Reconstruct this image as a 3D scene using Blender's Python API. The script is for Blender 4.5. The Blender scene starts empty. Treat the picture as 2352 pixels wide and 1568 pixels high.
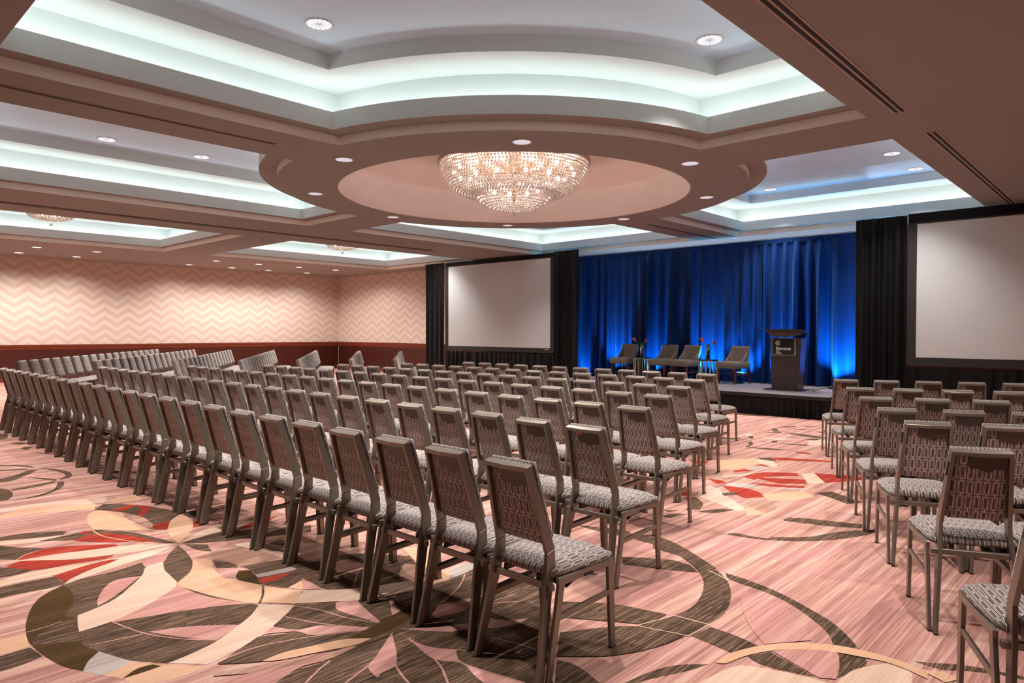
import bpy, bmesh, math, random
from mathutils import Vector, Matrix
from mathutils.geometry import tessellate_polygon
R_=math.radians
sc=bpy.context.scene
COL=sc.collection
rnd=random.Random(7)
SPOT_RING=235; SPOT_FLOOR=365; SPOT_WASH=150; SPOT_BLUE=450; SPOT_BEHIND=420; EXPO=0.0; COVE_E=8.0; BULB_E=125.0; CAN_SIZE=100
MIDPOS=['2.189,2.097 2.208,2.543 2.214,2.973 2.206,3.412 2.222,3.865 2.221,4.301 2.212,4.728 2.218,5.194 2.227,5.656 2.223,6.113 2.223,6.577 2.224,7.026 2.226,7.481 2.229,7.944 2.231,8.416 2.233,8.855 2.235,9.307 2.237,9.729 2.24,10.165 2.242,10.594 2.244,11.047 2.246,11.499 2.248,11.959 2.251,12.42',
'3.302,2.519 3.317,2.957 3.348,3.413 3.345,3.838 3.345,4.263 3.354,4.705 3.351,5.137 3.35,5.582 3.354,6.018 3.354,6.456 3.357,6.898 3.36,7.338 3.363,7.798 3.367,8.251 3.37,8.704 3.373,9.158 3.376,9.6 3.379,10.038 3.383,10.467 3.386,10.909 3.389,11.362 3.392,11.828',
'4.409,2.899 4.421,3.336 4.412,3.759 4.415,4.196 4.428,4.645 4.432,5.088 4.435,5.535 4.439,5.968 4.442,6.402 4.446,6.827 4.449,7.258 4.452,7.694 4.456,8.135 4.459,8.584 4.463,9.034 4.466,9.481 4.469,9.924 4.473,10.367 4.476,10.804 4.48,11.208',
'5.386,3.286 5.393,3.712 5.403,4.132 5.407,4.552 5.411,4.979 5.415,5.404 5.419,5.834 5.423,6.258 5.427,6.686 5.431,7.126 5.435,7.568 5.439,8.001 5.443,8.44 5.447,8.883 5.451,9.322 5.455,9.753 5.459,10.195 5.463,10.623',
'6.38,3.645 6.387,4.058 6.394,4.468 6.401,4.887 6.408,5.309 6.415,5.725 6.422,6.146 6.429,6.559 6.436,6.984 6.443,7.416 6.45,7.846 6.457,8.277 6.464,8.71 6.471,9.149 6.478,9.587 6.485,10.023',
'7.45,4.043 7.453,4.462 7.456,4.871 7.459,5.312 7.462,5.731 7.465,6.167 7.468,6.599 7.471,7.029 7.474,7.453 7.477,7.876 7.48,8.304 7.483,8.733 7.486,9.154 7.489,9.583',
'8.53,4.447 8.535,4.886 8.54,5.304 8.545,5.731 8.55,6.159 8.555,6.59 8.56,7.019 8.565,7.442 8.57,7.873 8.575,8.313 8.58,8.744 8.585,9.179']
CARPET=[('B',0,'1.571,9.47 1.686,9.377 1.839,9.246 1.923,9.001 1.897,8.95 1.797,9.184 1.67,9.289 1.556,9.38'),
('B',0,'1.935,8.886 2.048,8.693 2.106,8.436 2.087,8.218 2.019,8.062 1.946,8.027 1.94,8.088 2.013,8.18 2.048,8.352 2.013,8.605'),
('B',0,'1.454,8.536 1.53,8.513 1.688,8.631 1.847,8.851 1.919,8.777 1.791,8.583 1.602,8.329 1.494,8.314 1.42,8.338'),
('B',0,'1.554,9.116 1.631,9.074 1.85,8.936 1.835,8.863 1.616,8.991 1.538,9.023'),
('B',0,'1.728,8.418 1.836,8.273 1.913,8.062 1.885,8.004 1.807,8.204'),
('B',0,'1.491,7.887 1.681,7.935 1.872,8.007 1.875,7.92 1.683,7.824 1.5,7.802'),
('B',0,'1.896,7.95 1.944,7.921 1.876,7.683 1.767,7.505 1.606,7.355 1.342,7.349 1.568,7.404 1.775,7.593'),
('B',0,'1.368,8.034 1.437,8.001 1.484,7.847 1.46,7.595 1.388,7.409 1.329,7.404 1.274,7.486'),
('B',0,'2.105,10.489 2.162,10.605 2.268,10.567 2.131,10.326'),
('B',0,'2.093,11.096 2.223,11.077 2.283,10.845 2.164,10.874'),
('B',0,'2.136,10.073 2.307,9.785 2.502,9.811 2.403,9.623 2.235,9.764'),
('B',0,'2.359,8.817 2.501,9.096 2.521,8.93 2.339,8.508'),
('B',0,'2.402,8.507 2.466,8.186 2.628,7.896 2.566,7.805 2.421,8.038'),
('B',0,'2.168,12.256 2.256,12.055 2.164,11.615 2.041,11.538'),
('C',0,'1.274,7.102 1.544,7.073 1.817,6.988 2.031,6.905 1.946,6.721 1.586,6.839 1.247,6.951'),
('P',0,'1.985,6.68 2.087,6.846 2.243,6.827 2.214,6.576 2.087,6.575'),
('P',0,'1.229,6.853 1.473,6.957 1.702,6.845 1.878,6.694 1.809,6.485 1.626,6.615 1.384,6.75 1.208,6.736'),
('B',0,'1.149,4.909 1.258,4.741 1.444,4.743 1.624,4.794 1.731,4.725 1.634,4.223 1.705,3.858 1.8,3.586 1.715,3.474 1.453,3.318 1.2,3.252 1.09,3.412 1.021,3.615 0.913,3.451 0.863,3.571 0.831,3.758 0.82,3.943 0.835,4.092 0.875,4.273 0.943,4.471 1.021,4.604 1.15,4.715'),
('B',0,'0.841,4.906 0.881,4.928 0.976,4.928 1.149,4.909 1.159,4.714 1.088,4.705 0.917,4.727 0.808,4.718'),
('D',0,'1.148,4.708 1.152,4.58 1.13,4.435 1.084,4.298 1.028,4.196 1.049,4.138 1.037,4.012 1.008,3.847 0.989,3.735 1.019,3.607 0.968,3.54 0.913,3.451 0.863,3.571 0.831,3.758 0.82,3.933 0.836,4.091 0.878,4.271 0.945,4.469 1.028,4.61'),
('B',0,'0.989,4.108 1.058,4.105 1.021,3.918 0.995,3.799 0.893,3.866 0.819,3.914 0.876,4.028'),
('K',0.0068,'0.839,4.099 0.915,4.106 0.998,4.121'),
('K',0.0074,'1.01,3.713 1.121,3.687 1.228,3.658'),
('G',0,'1.022,3.609 1.094,3.39 1.021,3.362 0.963,3.34 0.912,3.447 0.956,3.535'),
('P',0,'0.963,3.34 1.094,3.39 1.165,3.277 1.228,3.205 1.292,3.111 1.236,3.085 1.109,3.106 1.033,3.154 1.006,3.262'),
('D',0,'1.008,3.252 1.086,3.302 1.149,3.294 1.169,3.25 1.116,3.246'),
('K',0,'1.528,4.523 1.434,4.572 1.359,4.558 1.278,4.447 1.217,4.315 1.186,4.211 1.276,4.281 1.394,4.4 1.485,4.504'),
('K',0,'1.618,4.24 1.624,4.085 1.672,3.866 1.793,3.632 1.677,3.714 1.475,3.812 1.301,3.873 1.196,3.913 1.173,3.937 1.307,3.988 1.461,4.087'),
('C',0,'1.598,4.685 1.709,4.711 1.653,4.524 1.622,4.25 1.461,4.087 1.307,3.988 1.166,3.933 1.021,3.914 1.039,4.009 1.074,4.147 1.185,4.191 1.296,4.26 1.438,4.428 1.53,4.553'),
('K',0,'1.592,4.691 1.622,4.802 1.798,4.885 1.827,4.894 1.731,4.725 1.709,4.711'),
('B',0,'1.911,4.991 1.888,4.79 1.833,4.546 1.762,4.41 1.688,4.323 1.627,4.261 1.649,4.461 1.684,4.63 1.741,4.752 1.827,4.894'),
('K',0.0084,'1.173,3.937 1.207,3.777 1.25,3.635 1.34,3.467 1.456,3.325'),
('K',0,'1.26,3.663 1.394,3.603 1.541,3.487 1.614,3.41 1.546,3.366 1.458,3.329 1.385,3.424 1.312,3.553'),
('P',0,'1.869,4.636 1.935,4.53 1.883,4.352 1.851,4.152 1.889,4.042 1.943,3.839 1.855,3.673 1.803,3.608 1.714,3.795 1.641,4.053 1.618,4.24 1.752,4.386'),
('P',0,'1.951,3.831 2.012,3.693 2.08,3.607 2.034,3.542 1.941,3.45 1.822,3.601 1.881,3.702'),
('C',0,'1.804,3.594 1.932,3.447 1.824,3.348 1.707,3.263 1.574,3.19 1.38,3.125 1.317,3.116 1.196,3.256 1.311,3.271 1.453,3.318 1.592,3.407 1.709,3.492'),
('B',0.0134,'1.953,3.843 1.88,3.703 1.808,3.603'),
('B',0.0133,'2.068,3.59 2.011,3.51 1.944,3.447'),
('B',0.0065,'1.809,3.62 1.885,3.53 1.946,3.445'),
('B',0,'1.941,4.505 1.988,4.419 2.007,4.292 1.99,4.257 1.945,4.287 1.894,4.34'),
('K',0,'1.887,4.341 1.994,4.246 1.912,4.088 1.864,4.145'),
('D',0,'1.969,4.194 2.025,4.152 1.996,4 1.964,3.871 1.947,3.879 1.896,4.057'),
('M',0,'2.003,4.67 2.107,4.765 2.232,4.634 2.282,4.379 2.282,4.186 2.013,4.268 1.994,4.432 1.952,4.531'),
('B',0,'2.007,4.257 2.285,4.175 2.397,4.028 2.244,3.74 2.038,3.695 1.963,3.863 1.996,4 2.028,4.159'),
('G',0,'2.007,4.047 2.226,4.02 2.243,3.968 2.196,3.949 1.993,3.987'),
('R',0,'1.986,3.972 2.186,3.932 2.156,3.908 2.048,3.867 1.963,3.878'),
('P',0,'2.195,3.776 2.085,3.61 2.033,3.7'),
('C',0,'0.864,5.045 0.903,5.05 1.043,5.096 1.282,5.05 1.527,5.014 1.919,5.025 1.711,4.897 1.468,4.821 1.148,4.708 1.221,4.812 1.156,4.938 0.981,4.954 0.849,4.956'),
('C',0,'1.041,5.393 1.18,5.414 1.365,5.376 1.609,5.285 1.926,5.031 1.623,5.068 1.319,5.194 1.157,5.308'),
('C',0,'1.03,5.997 1.074,5.994 1.271,5.899 1.424,5.867 1.378,5.81 1.235,5.804 1.056,5.896 1.017,5.925'),
('R',0,'1.064,5.441 1.152,5.52 1.304,5.563 1.585,5.366 1.619,5.275 1.459,5.319 1.284,5.383 1.107,5.408'),
('R',0,'0.981,5.331 1.075,5.393 1.172,5.31 1.315,5.179 1.532,5.084 1.475,5.049 1.291,5.084 1.085,5.136'),
('R',0,'1.146,4.923 1.276,4.97 1.431,5.002 1.531,4.979 1.463,4.932 1.321,4.872 1.174,4.76'),
('B',0,'1.266,5.806 1.413,5.819 1.601,5.835 1.688,5.744 1.794,5.571 1.869,5.297 1.928,5.037 1.84,5.164 1.724,5.381 1.625,5.529 1.498,5.64 1.397,5.691'),
('R',0,'1.435,5.648 1.552,5.719 1.667,5.671 1.759,5.49 1.805,5.341 1.848,5.176 1.746,5.292 1.574,5.441'),
('R',0,'1.498,5.799 1.563,5.851 1.621,5.814 1.581,5.76'),
('P',0.0108,'1.611,5.824 1.621,5.602 1.711,5.342 1.786,5.185'),
('B',0,'1.051,6.12 1.098,6.125 1.251,6.105 1.416,6.004 1.473,5.93 1.422,5.856 1.254,5.93 1.079,6.023 1.038,6.044'),
('G',0,'1.458,5.888 1.512,5.918 1.559,5.869 1.486,5.849'),
('B',0,'1.02,5.942 1.054,5.886 1.125,5.749 1.257,5.591 1.134,5.539 1.058,5.447 0.99,5.53 0.957,5.579'),
('B',0,'0.925,5.396 0.957,5.348 1.008,5.261 1.085,5.136 0.999,5.11 0.917,5.124 0.88,5.137'),
('M',0,'0.785,4.586 0.824,4.61 0.931,4.643 1.041,4.696 1.006,4.62 0.91,4.571 0.801,4.483 0.763,4.461'),
('B',0,'0.663,3.88 0.693,3.885 0.81,3.894 0.828,3.743 0.737,3.713 0.66,3.708 0.632,3.704'),
('P',0,'0.699,4.09 0.729,4.089 0.832,4.075 0.81,3.909 0.695,3.901 0.667,3.903'),
('P',0,'1.742,6.378 1.829,6.452 1.938,6.231 1.899,6.044 1.903,5.823 1.923,5.499 1.802,5.625 1.687,5.77 1.625,5.859 1.651,6.113'),
('M',0,'1.938,6.231 1.983,6.068 2.006,5.904 1.984,5.687 1.935,5.535 1.919,5.703 1.914,5.973'),
('B',0,'1.809,6.485 1.924,6.646 2.051,6.495 2.162,6.271 2.235,6.041 2.267,5.878 2.127,5.697 1.985,5.676 2.006,5.904 1.983,6.068 1.938,6.231 1.89,6.329'),
('R',0,'1.893,6.338 2.068,6.452 2.111,6.394 1.955,6.255'),
('R',0,'2.109,6.389 2.166,6.267 2.085,6.078 2.008,5.997 1.998,6.053 2.078,6.205'),
('R',0,'1.981,5.664 2.12,5.677 2.003,5.44 1.941,5.539'),
('R',0,'2.255,5.59 2.291,5.58 2.222,5.376 2.166,5.369'),
('P',0,'2.249,5.82 2.242,5.632 2.188,5.423 2.104,5.262 2.012,5.125 1.937,5.049 1.941,5.199 2,5.419 2.091,5.627 2.178,5.753'),
('B',0,'2.264,5.817 2.466,5.924 2.554,5.771 2.469,5.678 2.302,5.531 2.263,5.609'),
('C',0,'1.944,5.042 2.276,5.28 2.627,5.23 2.479,5.145 2.257,5.102'),
('B',0,'1.944,5.02 2.254,5.096 2.49,4.957 2.816,4.768 2.725,4.614 2.313,4.802 2.08,4.912'),
('R',0,'2.374,5.077 2.563,5.189 2.765,5.198 2.634,5.115 2.445,5.054'),
('B',0,'1.951,4.992 2.057,4.859 2.016,4.688 1.964,4.807'),
('C',0,'2.214,4.695 2.368,4.62 2.439,4.214 2.397,4.028 2.288,4.198 2.282,4.398'),
('M',0,'2.348,4.561 2.57,4.64 2.934,4.451 2.757,4.008 2.438,3.845 2.327,4.069'),
('B',0,'2.348,4.561 2.463,4.593 2.542,4.444 2.421,4.442'),
('B',0,'2.284,4.042 2.421,3.971 2.656,3.952 2.883,3.638 2.716,3.25 2.397,3.366 2.179,3.506 2.174,3.786'),
('M',0,'2.403,3.881 2.566,3.893 2.564,3.713 2.446,3.598 2.385,3.762'),
('M',0,'2.623,3.412 2.763,3.541 2.817,3.449 2.691,3.245 2.539,3.278'),
('C',0,'2.172,4.744 2.326,4.67 2.415,4.205 2.277,4.177 2.264,4.362'),
('K',0,'2.174,3.786 2.169,3.517 2.081,3.61'),
('C',0,'2.078,3.598 2.205,3.479 2.342,3.379 2.502,3.317 2.655,3.25 2.548,3.12 2.317,3.192 2.235,3.224 2.108,3.326 1.944,3.455'),
('P',0,'2.756,3.273 2.893,3.247 2.777,3.123 2.648,3.134'),
('P',0,'2.949,3.807 3.122,3.709 2.791,3.303 2.817,3.449'),
('G',0,'2.901,3.256 3.029,3.262 3.099,3.189 2.981,3.138 2.792,3.122'),
('G',0,'2.663,3.103 2.736,3.088 2.612,2.981 2.553,2.987'),
('B',0,'1.933,3.435 2.11,3.316 2.23,3.23 2.533,3.136 2.785,3.114 3.036,3.149 2.837,2.876 3.117,2.83 3.069,2.633 2.594,2.141 2.214,1.934 2.084,1.927 1.528,2.412 1.444,2.739 1.535,2.773 1.707,2.747 1.857,2.785 1.497,2.959 1.349,3.08 1.605,3.212 1.767,3.115 1.72,3.275 1.825,3.35'),
('K',0,'2.107,3.305 2.205,3.256 2.172,3.134 2.12,2.899 2.098,2.969 2.056,3.205'),
('K',0,'1.716,3.268 1.773,3.152 1.874,3.112 1.933,3.05 2.052,2.892 2.038,2.885 1.943,2.948 1.799,3.035 1.771,3.122 1.662,3.204 1.617,3.209'),
('K',0,'2.133,2.785 2.288,2.656 2.467,2.558 2.548,2.543 2.585,2.457 2.688,2.395 2.583,2.39 2.458,2.454 2.356,2.536 2.296,2.566 2.176,2.725'),
('K',0,'2.119,2.778 2.105,2.656 2.112,2.527 2.183,2.404 2.118,2.279 2.18,1.979 2.163,1.889 2.058,2.015 2.069,2.144 2.11,2.288 2.051,2.399 2.07,2.533 2.108,2.69'),
('K',0,'2.09,2.776 2.035,2.688 1.969,2.581 1.893,2.49 1.803,2.474 1.775,2.454 1.772,2.474 1.801,2.569 1.88,2.62 1.976,2.691'),
('K',0,'2.358,3.163 2.27,2.931 2.201,2.919 2.291,3.06'),
('K',0,'2.317,2.762 2.472,2.87 2.582,2.833 2.748,2.796 2.522,2.716 2.41,2.735'),
('K',0.0096,'1.896,2.495 1.858,2.399 1.827,2.288'),
('K',0.0105,'2.049,2.397 2.018,2.315 1.93,2.165'),
('K',0.0096,'1.805,2.574 1.732,2.548 1.636,2.512'),
('K',0.0097,'1.715,2.739 1.634,2.703 1.516,2.631'),
('K',0.0079,'1.924,3.432 1.993,3.271 2.033,3.084 2.116,2.904'),
('K',0.0077,'1.817,3.334 1.895,3.135 1.976,2.999 2.052,2.892'),
('K',0.0074,'1.354,3.092 1.517,3.114 1.73,3.05 2.043,2.88'),
('K',0.0063,'2.183,2.404 2.229,2.328 2.347,2.129'),
('K',0.0065,'2.39,2.376 2.434,2.208 2.447,2.098'),
('K',0.0089,'2.905,3.117 2.732,2.986 2.51,2.882'),
('K',0.0094,'2.306,3.432 2.446,3.598 2.596,3.716'),
('K',0.0085,'2.57,2.767 2.832,2.571'),
('K',0.0082,'2.308,2.783 2.534,2.728 2.876,2.662'),
('P',0,'1.497,2.959 1.603,2.967 1.754,2.924 1.883,2.879 1.981,2.792 1.877,2.794 1.735,2.847 1.57,2.906'),
('M',0,'1.301,3.011 1.461,2.936 1.659,2.834 1.861,2.791 1.872,2.77 1.713,2.756 1.553,2.805 1.432,2.878 1.289,2.982'),
('K',0,'1.311,2.869 1.375,2.908 1.603,2.804 1.707,2.747 1.603,2.782 1.44,2.733'),
('D',0,'1.908,2.873 2.07,2.907 2.411,2.986 2.318,2.881 2.161,2.811 1.986,2.8'),
('B',0,'4.335,2.835 4.442,2.724 4.381,2.515 4.248,2.28 4.094,2.07 3.955,1.914 3.797,1.805 3.593,1.715 3.417,1.673 3.277,1.68 3.25,1.863 3.391,1.849 3.564,1.879 3.763,1.959 3.928,2.072 4.103,2.278 4.223,2.526 4.254,2.781'),
('B',0,'4.248,3.302 4.383,2.959 4.335,2.835 4.254,2.781 4.229,3.089'),
('B',0,'3.862,2.606 3.974,2.436 4.035,2.202 3.937,2.083 3.847,2.244 3.733,2.519'),
('B',0,'2.973,2.418 3.139,2.202 3.205,1.994 3.232,1.892 3.053,1.915 2.983,2.011 2.811,2.285'),
('B',0,'2.999,1.927 3.241,1.858 3.26,1.674 3.081,1.679'),
('B',0,'2.666,2.167 2.971,1.955 3.056,1.693 2.841,1.738 2.631,1.844 2.461,2.016'),
('B',0,'3.086,1.674 3.255,1.657 3.247,1.514 3.216,1.382 3.054,1.449 3.073,1.564'),
('B',0,'4.049,1.959 4.022,1.78 3.947,1.561 3.825,1.344 3.728,1.205 3.607,1.093 3.513,1.023 3.462,1.124 3.567,1.177 3.68,1.279 3.818,1.452 3.904,1.634 3.956,1.881'),
('K',0,'3.858,1.77 3.816,1.642 3.761,1.487 3.57,1.305 3.446,1.221 3.247,1.37 3.408,1.52 3.638,1.668'),
('B',0,'3.417,1.086 3.451,0.982 3.348,0.947 3.149,1.005 3.267,1.032'),
('B',0,'3.076,1.377 3.193,1.321 3.146,1.194 3.093,1.073 3.049,1.226 3.044,1.319'),
('K',0,'3.201,1.313 3.33,1.216 3.412,1.09 3.265,1.034 3.133,1.005 3.094,1.062 3.151,1.196'),
('C',0,'2.851,1.401 2.972,1.36 3.038,1.221 3.086,1.016 2.937,1.071 2.635,1.434'),
('C',0,'3.113,0.993 3.29,0.973 3.472,0.869 3.493,0.794 3.265,0.741 3.023,0.995'),
('P',0,'2.913,1.457 3.046,1.445 3.211,1.38 3.347,1.284 3.454,1.151 3.5,1.025 3.514,0.879 3.487,0.731 3.409,0.714 3.453,0.864 3.422,1.013 3.358,1.166 3.229,1.299 3.072,1.381 2.935,1.417'),
('B',0,'2.478,1.656 2.655,1.624 2.784,1.568 2.882,1.472 2.767,1.507 2.57,1.597 2.47,1.624'),
('B',0,'2.436,1.995 2.453,1.888 2.402,1.737 2.373,1.649 2.209,1.822'),
('C',0.0082,'4.063,2.159 3.952,1.904'),
('C',0.0071,'2.99,1.936 3.241,1.858'),
('C',0.0069,'3.247,1.861 3.269,1.665'),
('C',0.0067,'3.275,1.668 3.072,1.681'),
('C',0.0067,'3.001,1.928 3.076,1.676'),
('B',0,'5.525,2.297 5.633,2.15 5.719,1.896 5.786,1.667 5.695,1.65 5.568,1.884 5.528,2.171'),
('M',0,'4.768,2.627 4.847,2.474 4.874,2.32 4.79,2.341 4.755,2.511'),
('B',0,'4.847,2.348 4.935,2.088 5.139,1.884 5.462,1.754 5.741,1.562 5.624,1.547 5.304,1.667 5.05,1.851 4.892,2.07 4.812,2.29'),
('K',0,'5.091,2.392 5.317,2.336 4.979,2.163 4.901,2.292'),
('K',0,'4.563,1.912 4.979,1.719 5.274,1.328 5.212,1.312 4.854,1.607 4.453,1.729'),
('K',0,'4.451,1.696 4.577,1.515 4.663,1.172 4.543,1.142 4.449,1.396 4.354,1.626'),
('K',0,'4.816,2.333 4.896,1.977 4.494,2.063 4.398,2.244'),
('B',0,'3.557,0.802 3.597,0.737 3.666,0.643 3.707,0.529 3.733,0.414 3.735,0.369 3.698,0.365 3.68,0.484 3.62,0.6 3.552,0.692'),
('P',0,'3.482,0.766 3.531,0.671 3.502,0.614 3.427,0.65'),
('P',0,'7.544,3.742 7.976,3.51 7.719,3.339 7.233,3.359 7.029,3.463'),
('C',0,'6.232,3.201 6.165,3.056 5.836,2.744 5.617,2.536 5.511,2.556 5.691,2.894 5.807,3.089'),
('C',0,'6.574,3.389 6.891,3.157 7.337,3.055 6.966,3.234'),
('C',0,'7.448,2.765 7.57,2.667 7.157,2.417 7.006,2.524'),
('C',0,'8,3.485 8.131,3.387 7.697,3.116 7.505,3.125 7.719,3.339'),
('K',0,'6.242,3.094 6.129,2.921 5.908,2.668 5.814,2.716 6.042,2.956'),
('R',0,'6.334,3.12 6.373,2.84 6.186,2.588 5.986,2.722 6.129,2.921'),
('R',0,'6.873,3.148 7.228,3.094 7.44,2.802 7.316,2.731 7.062,2.939 6.802,2.992'),
('R',0,'6.897,3.055 7.181,2.626 6.995,2.535 6.803,2.733'),
('R',0,'6.635,2.958 6.864,2.51 6.781,2.488 6.617,2.754'),
('R',0,'7.57,2.667 7.69,2.372 7.7,2.223 7.579,2.188 7.157,2.417'),
('R',0,'8.148,3.37 8.269,3.208 8.441,2.766 8.326,2.782 8.107,3.145 8.031,3.275'),
('R',0,'7.088,3.357 7.258,3.303 7.243,3.197 7.024,3.305'),
('R',0,'7.568,3.33 7.675,3.286 7.57,3.104'),
('R',0,'6.531,3.366 6.542,3.222 6.469,3.13 6.364,3.176'),
('R',0,'8.713,3.321 8.795,3.316 8.787,3.126 8.673,3.109'),
('R',0,'7.319,4.009 7.397,3.79 7.225,3.749 7.212,3.913'),
('R',0,'5.645,3.258 5.885,3.231 5.703,3.121'),
('R',0,'8.588,2.971 8.487,2.77 8.536,2.897'),
('G',0,'6.469,3.13 6.576,2.931 6.491,2.777 6.35,3.067'),
('G',0,'7.345,3.321 7.552,3.233 7.473,3.111 7.25,3.19'),
('G',0,'6.546,2.743 6.772,2.485 6.67,2.474'),
('B',0,'6.647,2.349 6.818,2.24 6.565,1.885 6.412,1.975 6.568,2.191'),
('B',0,'6.029,2.969 6.155,2.894 6.106,2.833 5.94,2.887'),
('B',0,'5.25,2.81 5.463,2.724 5.551,2.606 5.346,2.666'),
('B',0,'5.625,3.117 5.726,3.065 5.545,2.897 5.342,2.823 5.239,2.903 5.433,2.964'),
('B',0,'5.119,3.046 5.205,2.938 5.076,2.965'),
('B',0,'4.925,2.948 5.082,2.914 5.147,2.828 4.933,2.863'),
('B',0,'5.493,2.173 5.661,2.113 5.741,1.914 5.816,1.676 5.713,1.652 5.586,1.861 5.516,2.059'),
('B',0,'4.83,2.345 4.904,2.304 4.919,2.098 4.847,2.187'),
('B',0,'4.98,2.069 5.189,1.865 5.519,1.698 5.739,1.557 5.576,1.552 5.357,1.648 5.087,1.828 4.963,2.005'),
('B',0,'8,3.485 8.165,3.389 7.951,3.219 7.943,3.401'),
('B',0,'6.737,3.429 6.948,3.457 6.827,3.407'),
('B',0,'4.293,2.632 4.311,2.547 4.269,2.341 4.167,2.157 4.082,2.032 3.997,2.069 4.131,2.308 4.158,2.549'),
('B',0,'3.944,2.447 4.034,2.325 4.019,2.203 3.851,2.274 3.798,2.356'),
('M',0,'5.887,2.641 6.092,2.498 5.824,2.368 5.687,2.364 5.775,2.608'),
('M',0,'4.767,2.615 4.877,2.479 4.86,2.328 4.802,2.331 4.769,2.503'),
('P',0,'5.711,2.579 5.602,2.329 5.433,2.453'),
('M',0,'5.503,2.303 5.639,2.247 5.594,2.166 5.483,2.216'),
('K',0,'5.127,2.409 5.341,2.346 5.001,2.166 4.931,2.24'),
('P',0,'6.22,2.66 6.577,2.512 6.64,2.391 6.481,2.281 6.174,2.392 6.053,2.518'),
('B',0,'10.595,4.394 10.681,4.351 10.383,4.175 10.3,4.239'),
('B',0,'10.809,4.403 11.167,4.249 11.077,4.199 10.808,4.312'),
('B',0,'10.808,4.29 10.868,3.961 10.773,3.948'),
('B',0,'10.318,4.095 10.34,3.747 10.194,3.378 10.122,3.47 10.139,3.775'),
('B',0,'10.092,4.326 10.376,4.139 10.23,4.102'),
('B',0,'9.839,3.614 10.136,3.475 9.854,3.454'),
('B',0,'10.827,3.828 10.725,3.555 10.635,3.647'),
('B',0,'9.068,4.085 9.173,4.081 8.949,3.952 8.665,3.903 8.684,3.946 8.875,3.978'),
('B',0,'8.649,3.934 8.778,3.723 8.832,3.376 8.651,3.669'),
('B',0,'9.301,4.057 9.263,3.85 9.232,3.916'),
('B',0,'9.384,3.9 9.478,3.839 9.301,3.777 9.272,3.824'),
('B',0,'9.28,3.73 9.413,3.41 9.323,3.387 9.248,3.611'),
('B',0,'9.426,3.249 9.247,3.01 9.266,3.175'),
('B',0,'12.128,5.673 12.12,5.464 12.205,5.077 11.999,5.198 11.929,5.566'),
('B',0,'11.248,4.167 11.354,3.894 11.194,4.058'),
('B',0,'9.167,4.617 9.351,4.297 9.196,4.309 9.079,4.465'),
('C',0,'9.777,3.533 10.072,3.357 9.752,3.212 9.39,3.383'),
('C',0,'9.732,4.428 9.832,4.386 9.62,4.249 9.497,4.279'),
('C',0,'9.686,4.278 9.721,3.918 9.898,3.626 9.555,3.85'),
('M',0,'9.238,4.265 9.408,4.239 9.154,4.083 8.982,4.086'),
('B',0,'9.569,4.301 9.678,4.286 9.468,4.177 9.361,4.176')]

# ------------------------------------------------------------------ helpers
def link(o,parent=None):
    COL.objects.link(o)
    if parent: o.parent=parent
    return o
def tag(o,label=None,cat=None,group=None,kind=None):
    if label: o['label']=label
    if cat: o['category']=cat
    if group: o['group']=group
    if kind: o['kind']=kind
    return o
def thing(name,label,cat,loc=(0,0,0),rz=0,group=None):
    o=bpy.data.objects.new(name,None); o.location=loc; o.rotation_euler=(0,0,rz); o.empty_display_size=.1
    link(o); return tag(o,label,cat,group)
def obj(name,bm,mat,parent=None,smooth=False,loc=None):
    me=bpy.data.meshes.new(name); bmesh.ops.recalc_face_normals(bm,faces=bm.faces[:]) if True else None
    bm.to_mesh(me); bm.free()
    for m in (mat if isinstance(mat,(list,tuple)) else [mat]): me.materials.append(m)
    if smooth:
        for p in me.polygons: p.use_smooth=True
    o=bpy.data.objects.new(name,me)
    if loc: o.location=loc
    return link(o,parent)
def pyobj(name,verts,faces,mat,parent=None,smooth=False,midx=None,loc=None):
    me=bpy.data.meshes.new(name); me.from_pydata(verts,[],faces)
    for m in (mat if isinstance(mat,(list,tuple)) else [mat]): me.materials.append(m)
    if midx: me.polygons.foreach_set('material_index',midx)
    if smooth: me.polygons.foreach_set('use_smooth',[True]*len(faces))
    me.update()
    o=bpy.data.objects.new(name,me)
    if loc: o.location=loc
    return link(o,parent)
def box(bm,x0,x1,y0,y1,z0,z1,mi=0):
    v=[bm.verts.new(p) for p in ((x0,y0,z0),(x1,y0,z0),(x1,y1,z0),(x0,y1,z0),(x0,y0,z1),(x1,y0,z1),(x1,y1,z1),(x0,y1,z1))]
    fs=[bm.faces.new([v[i] for i in q]) for q in ((3,2,1,0),(4,5,6,7),(0,1,5,4),(1,2,6,5),(2,3,7,6),(3,0,4,7))]
    for f in fs: f.material_index=mi
    return v
def bar(bm,secs,mi=0):
    """loft of rectangular sections; each = (centre, half vector a, half vector b)"""
    rings=[]
    for c,a,b in secs:
        c,a,b=Vector(c),Vector(a),Vector(b)
        rings.append([bm.verts.new(c+s*a+t*b) for s,t in ((-1,-1),(1,-1),(1,1),(-1,1))])
    fs=[bm.faces.new(rings[0][::-1]),bm.faces.new(rings[-1])]
    for r,q in zip(rings,rings[1:]):
        for i in range(4): fs.append(bm.faces.new((r[i],r[(i+1)%4],q[(i+1)%4],q[i])))
    for f in fs: f.material_index=mi
def bevel(bm,w,seg=1):
    bmesh.ops.recalc_face_normals(bm,faces=bm.faces[:])
    es=[e for e in bm.edges if len(e.link_faces)==2 and e.calc_face_angle(0)>.6]
    bmesh.ops.bevel(bm,geom=es,offset=w,segments=seg,affect='EDGES',profile=.5,clamp_overlap=True)
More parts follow.
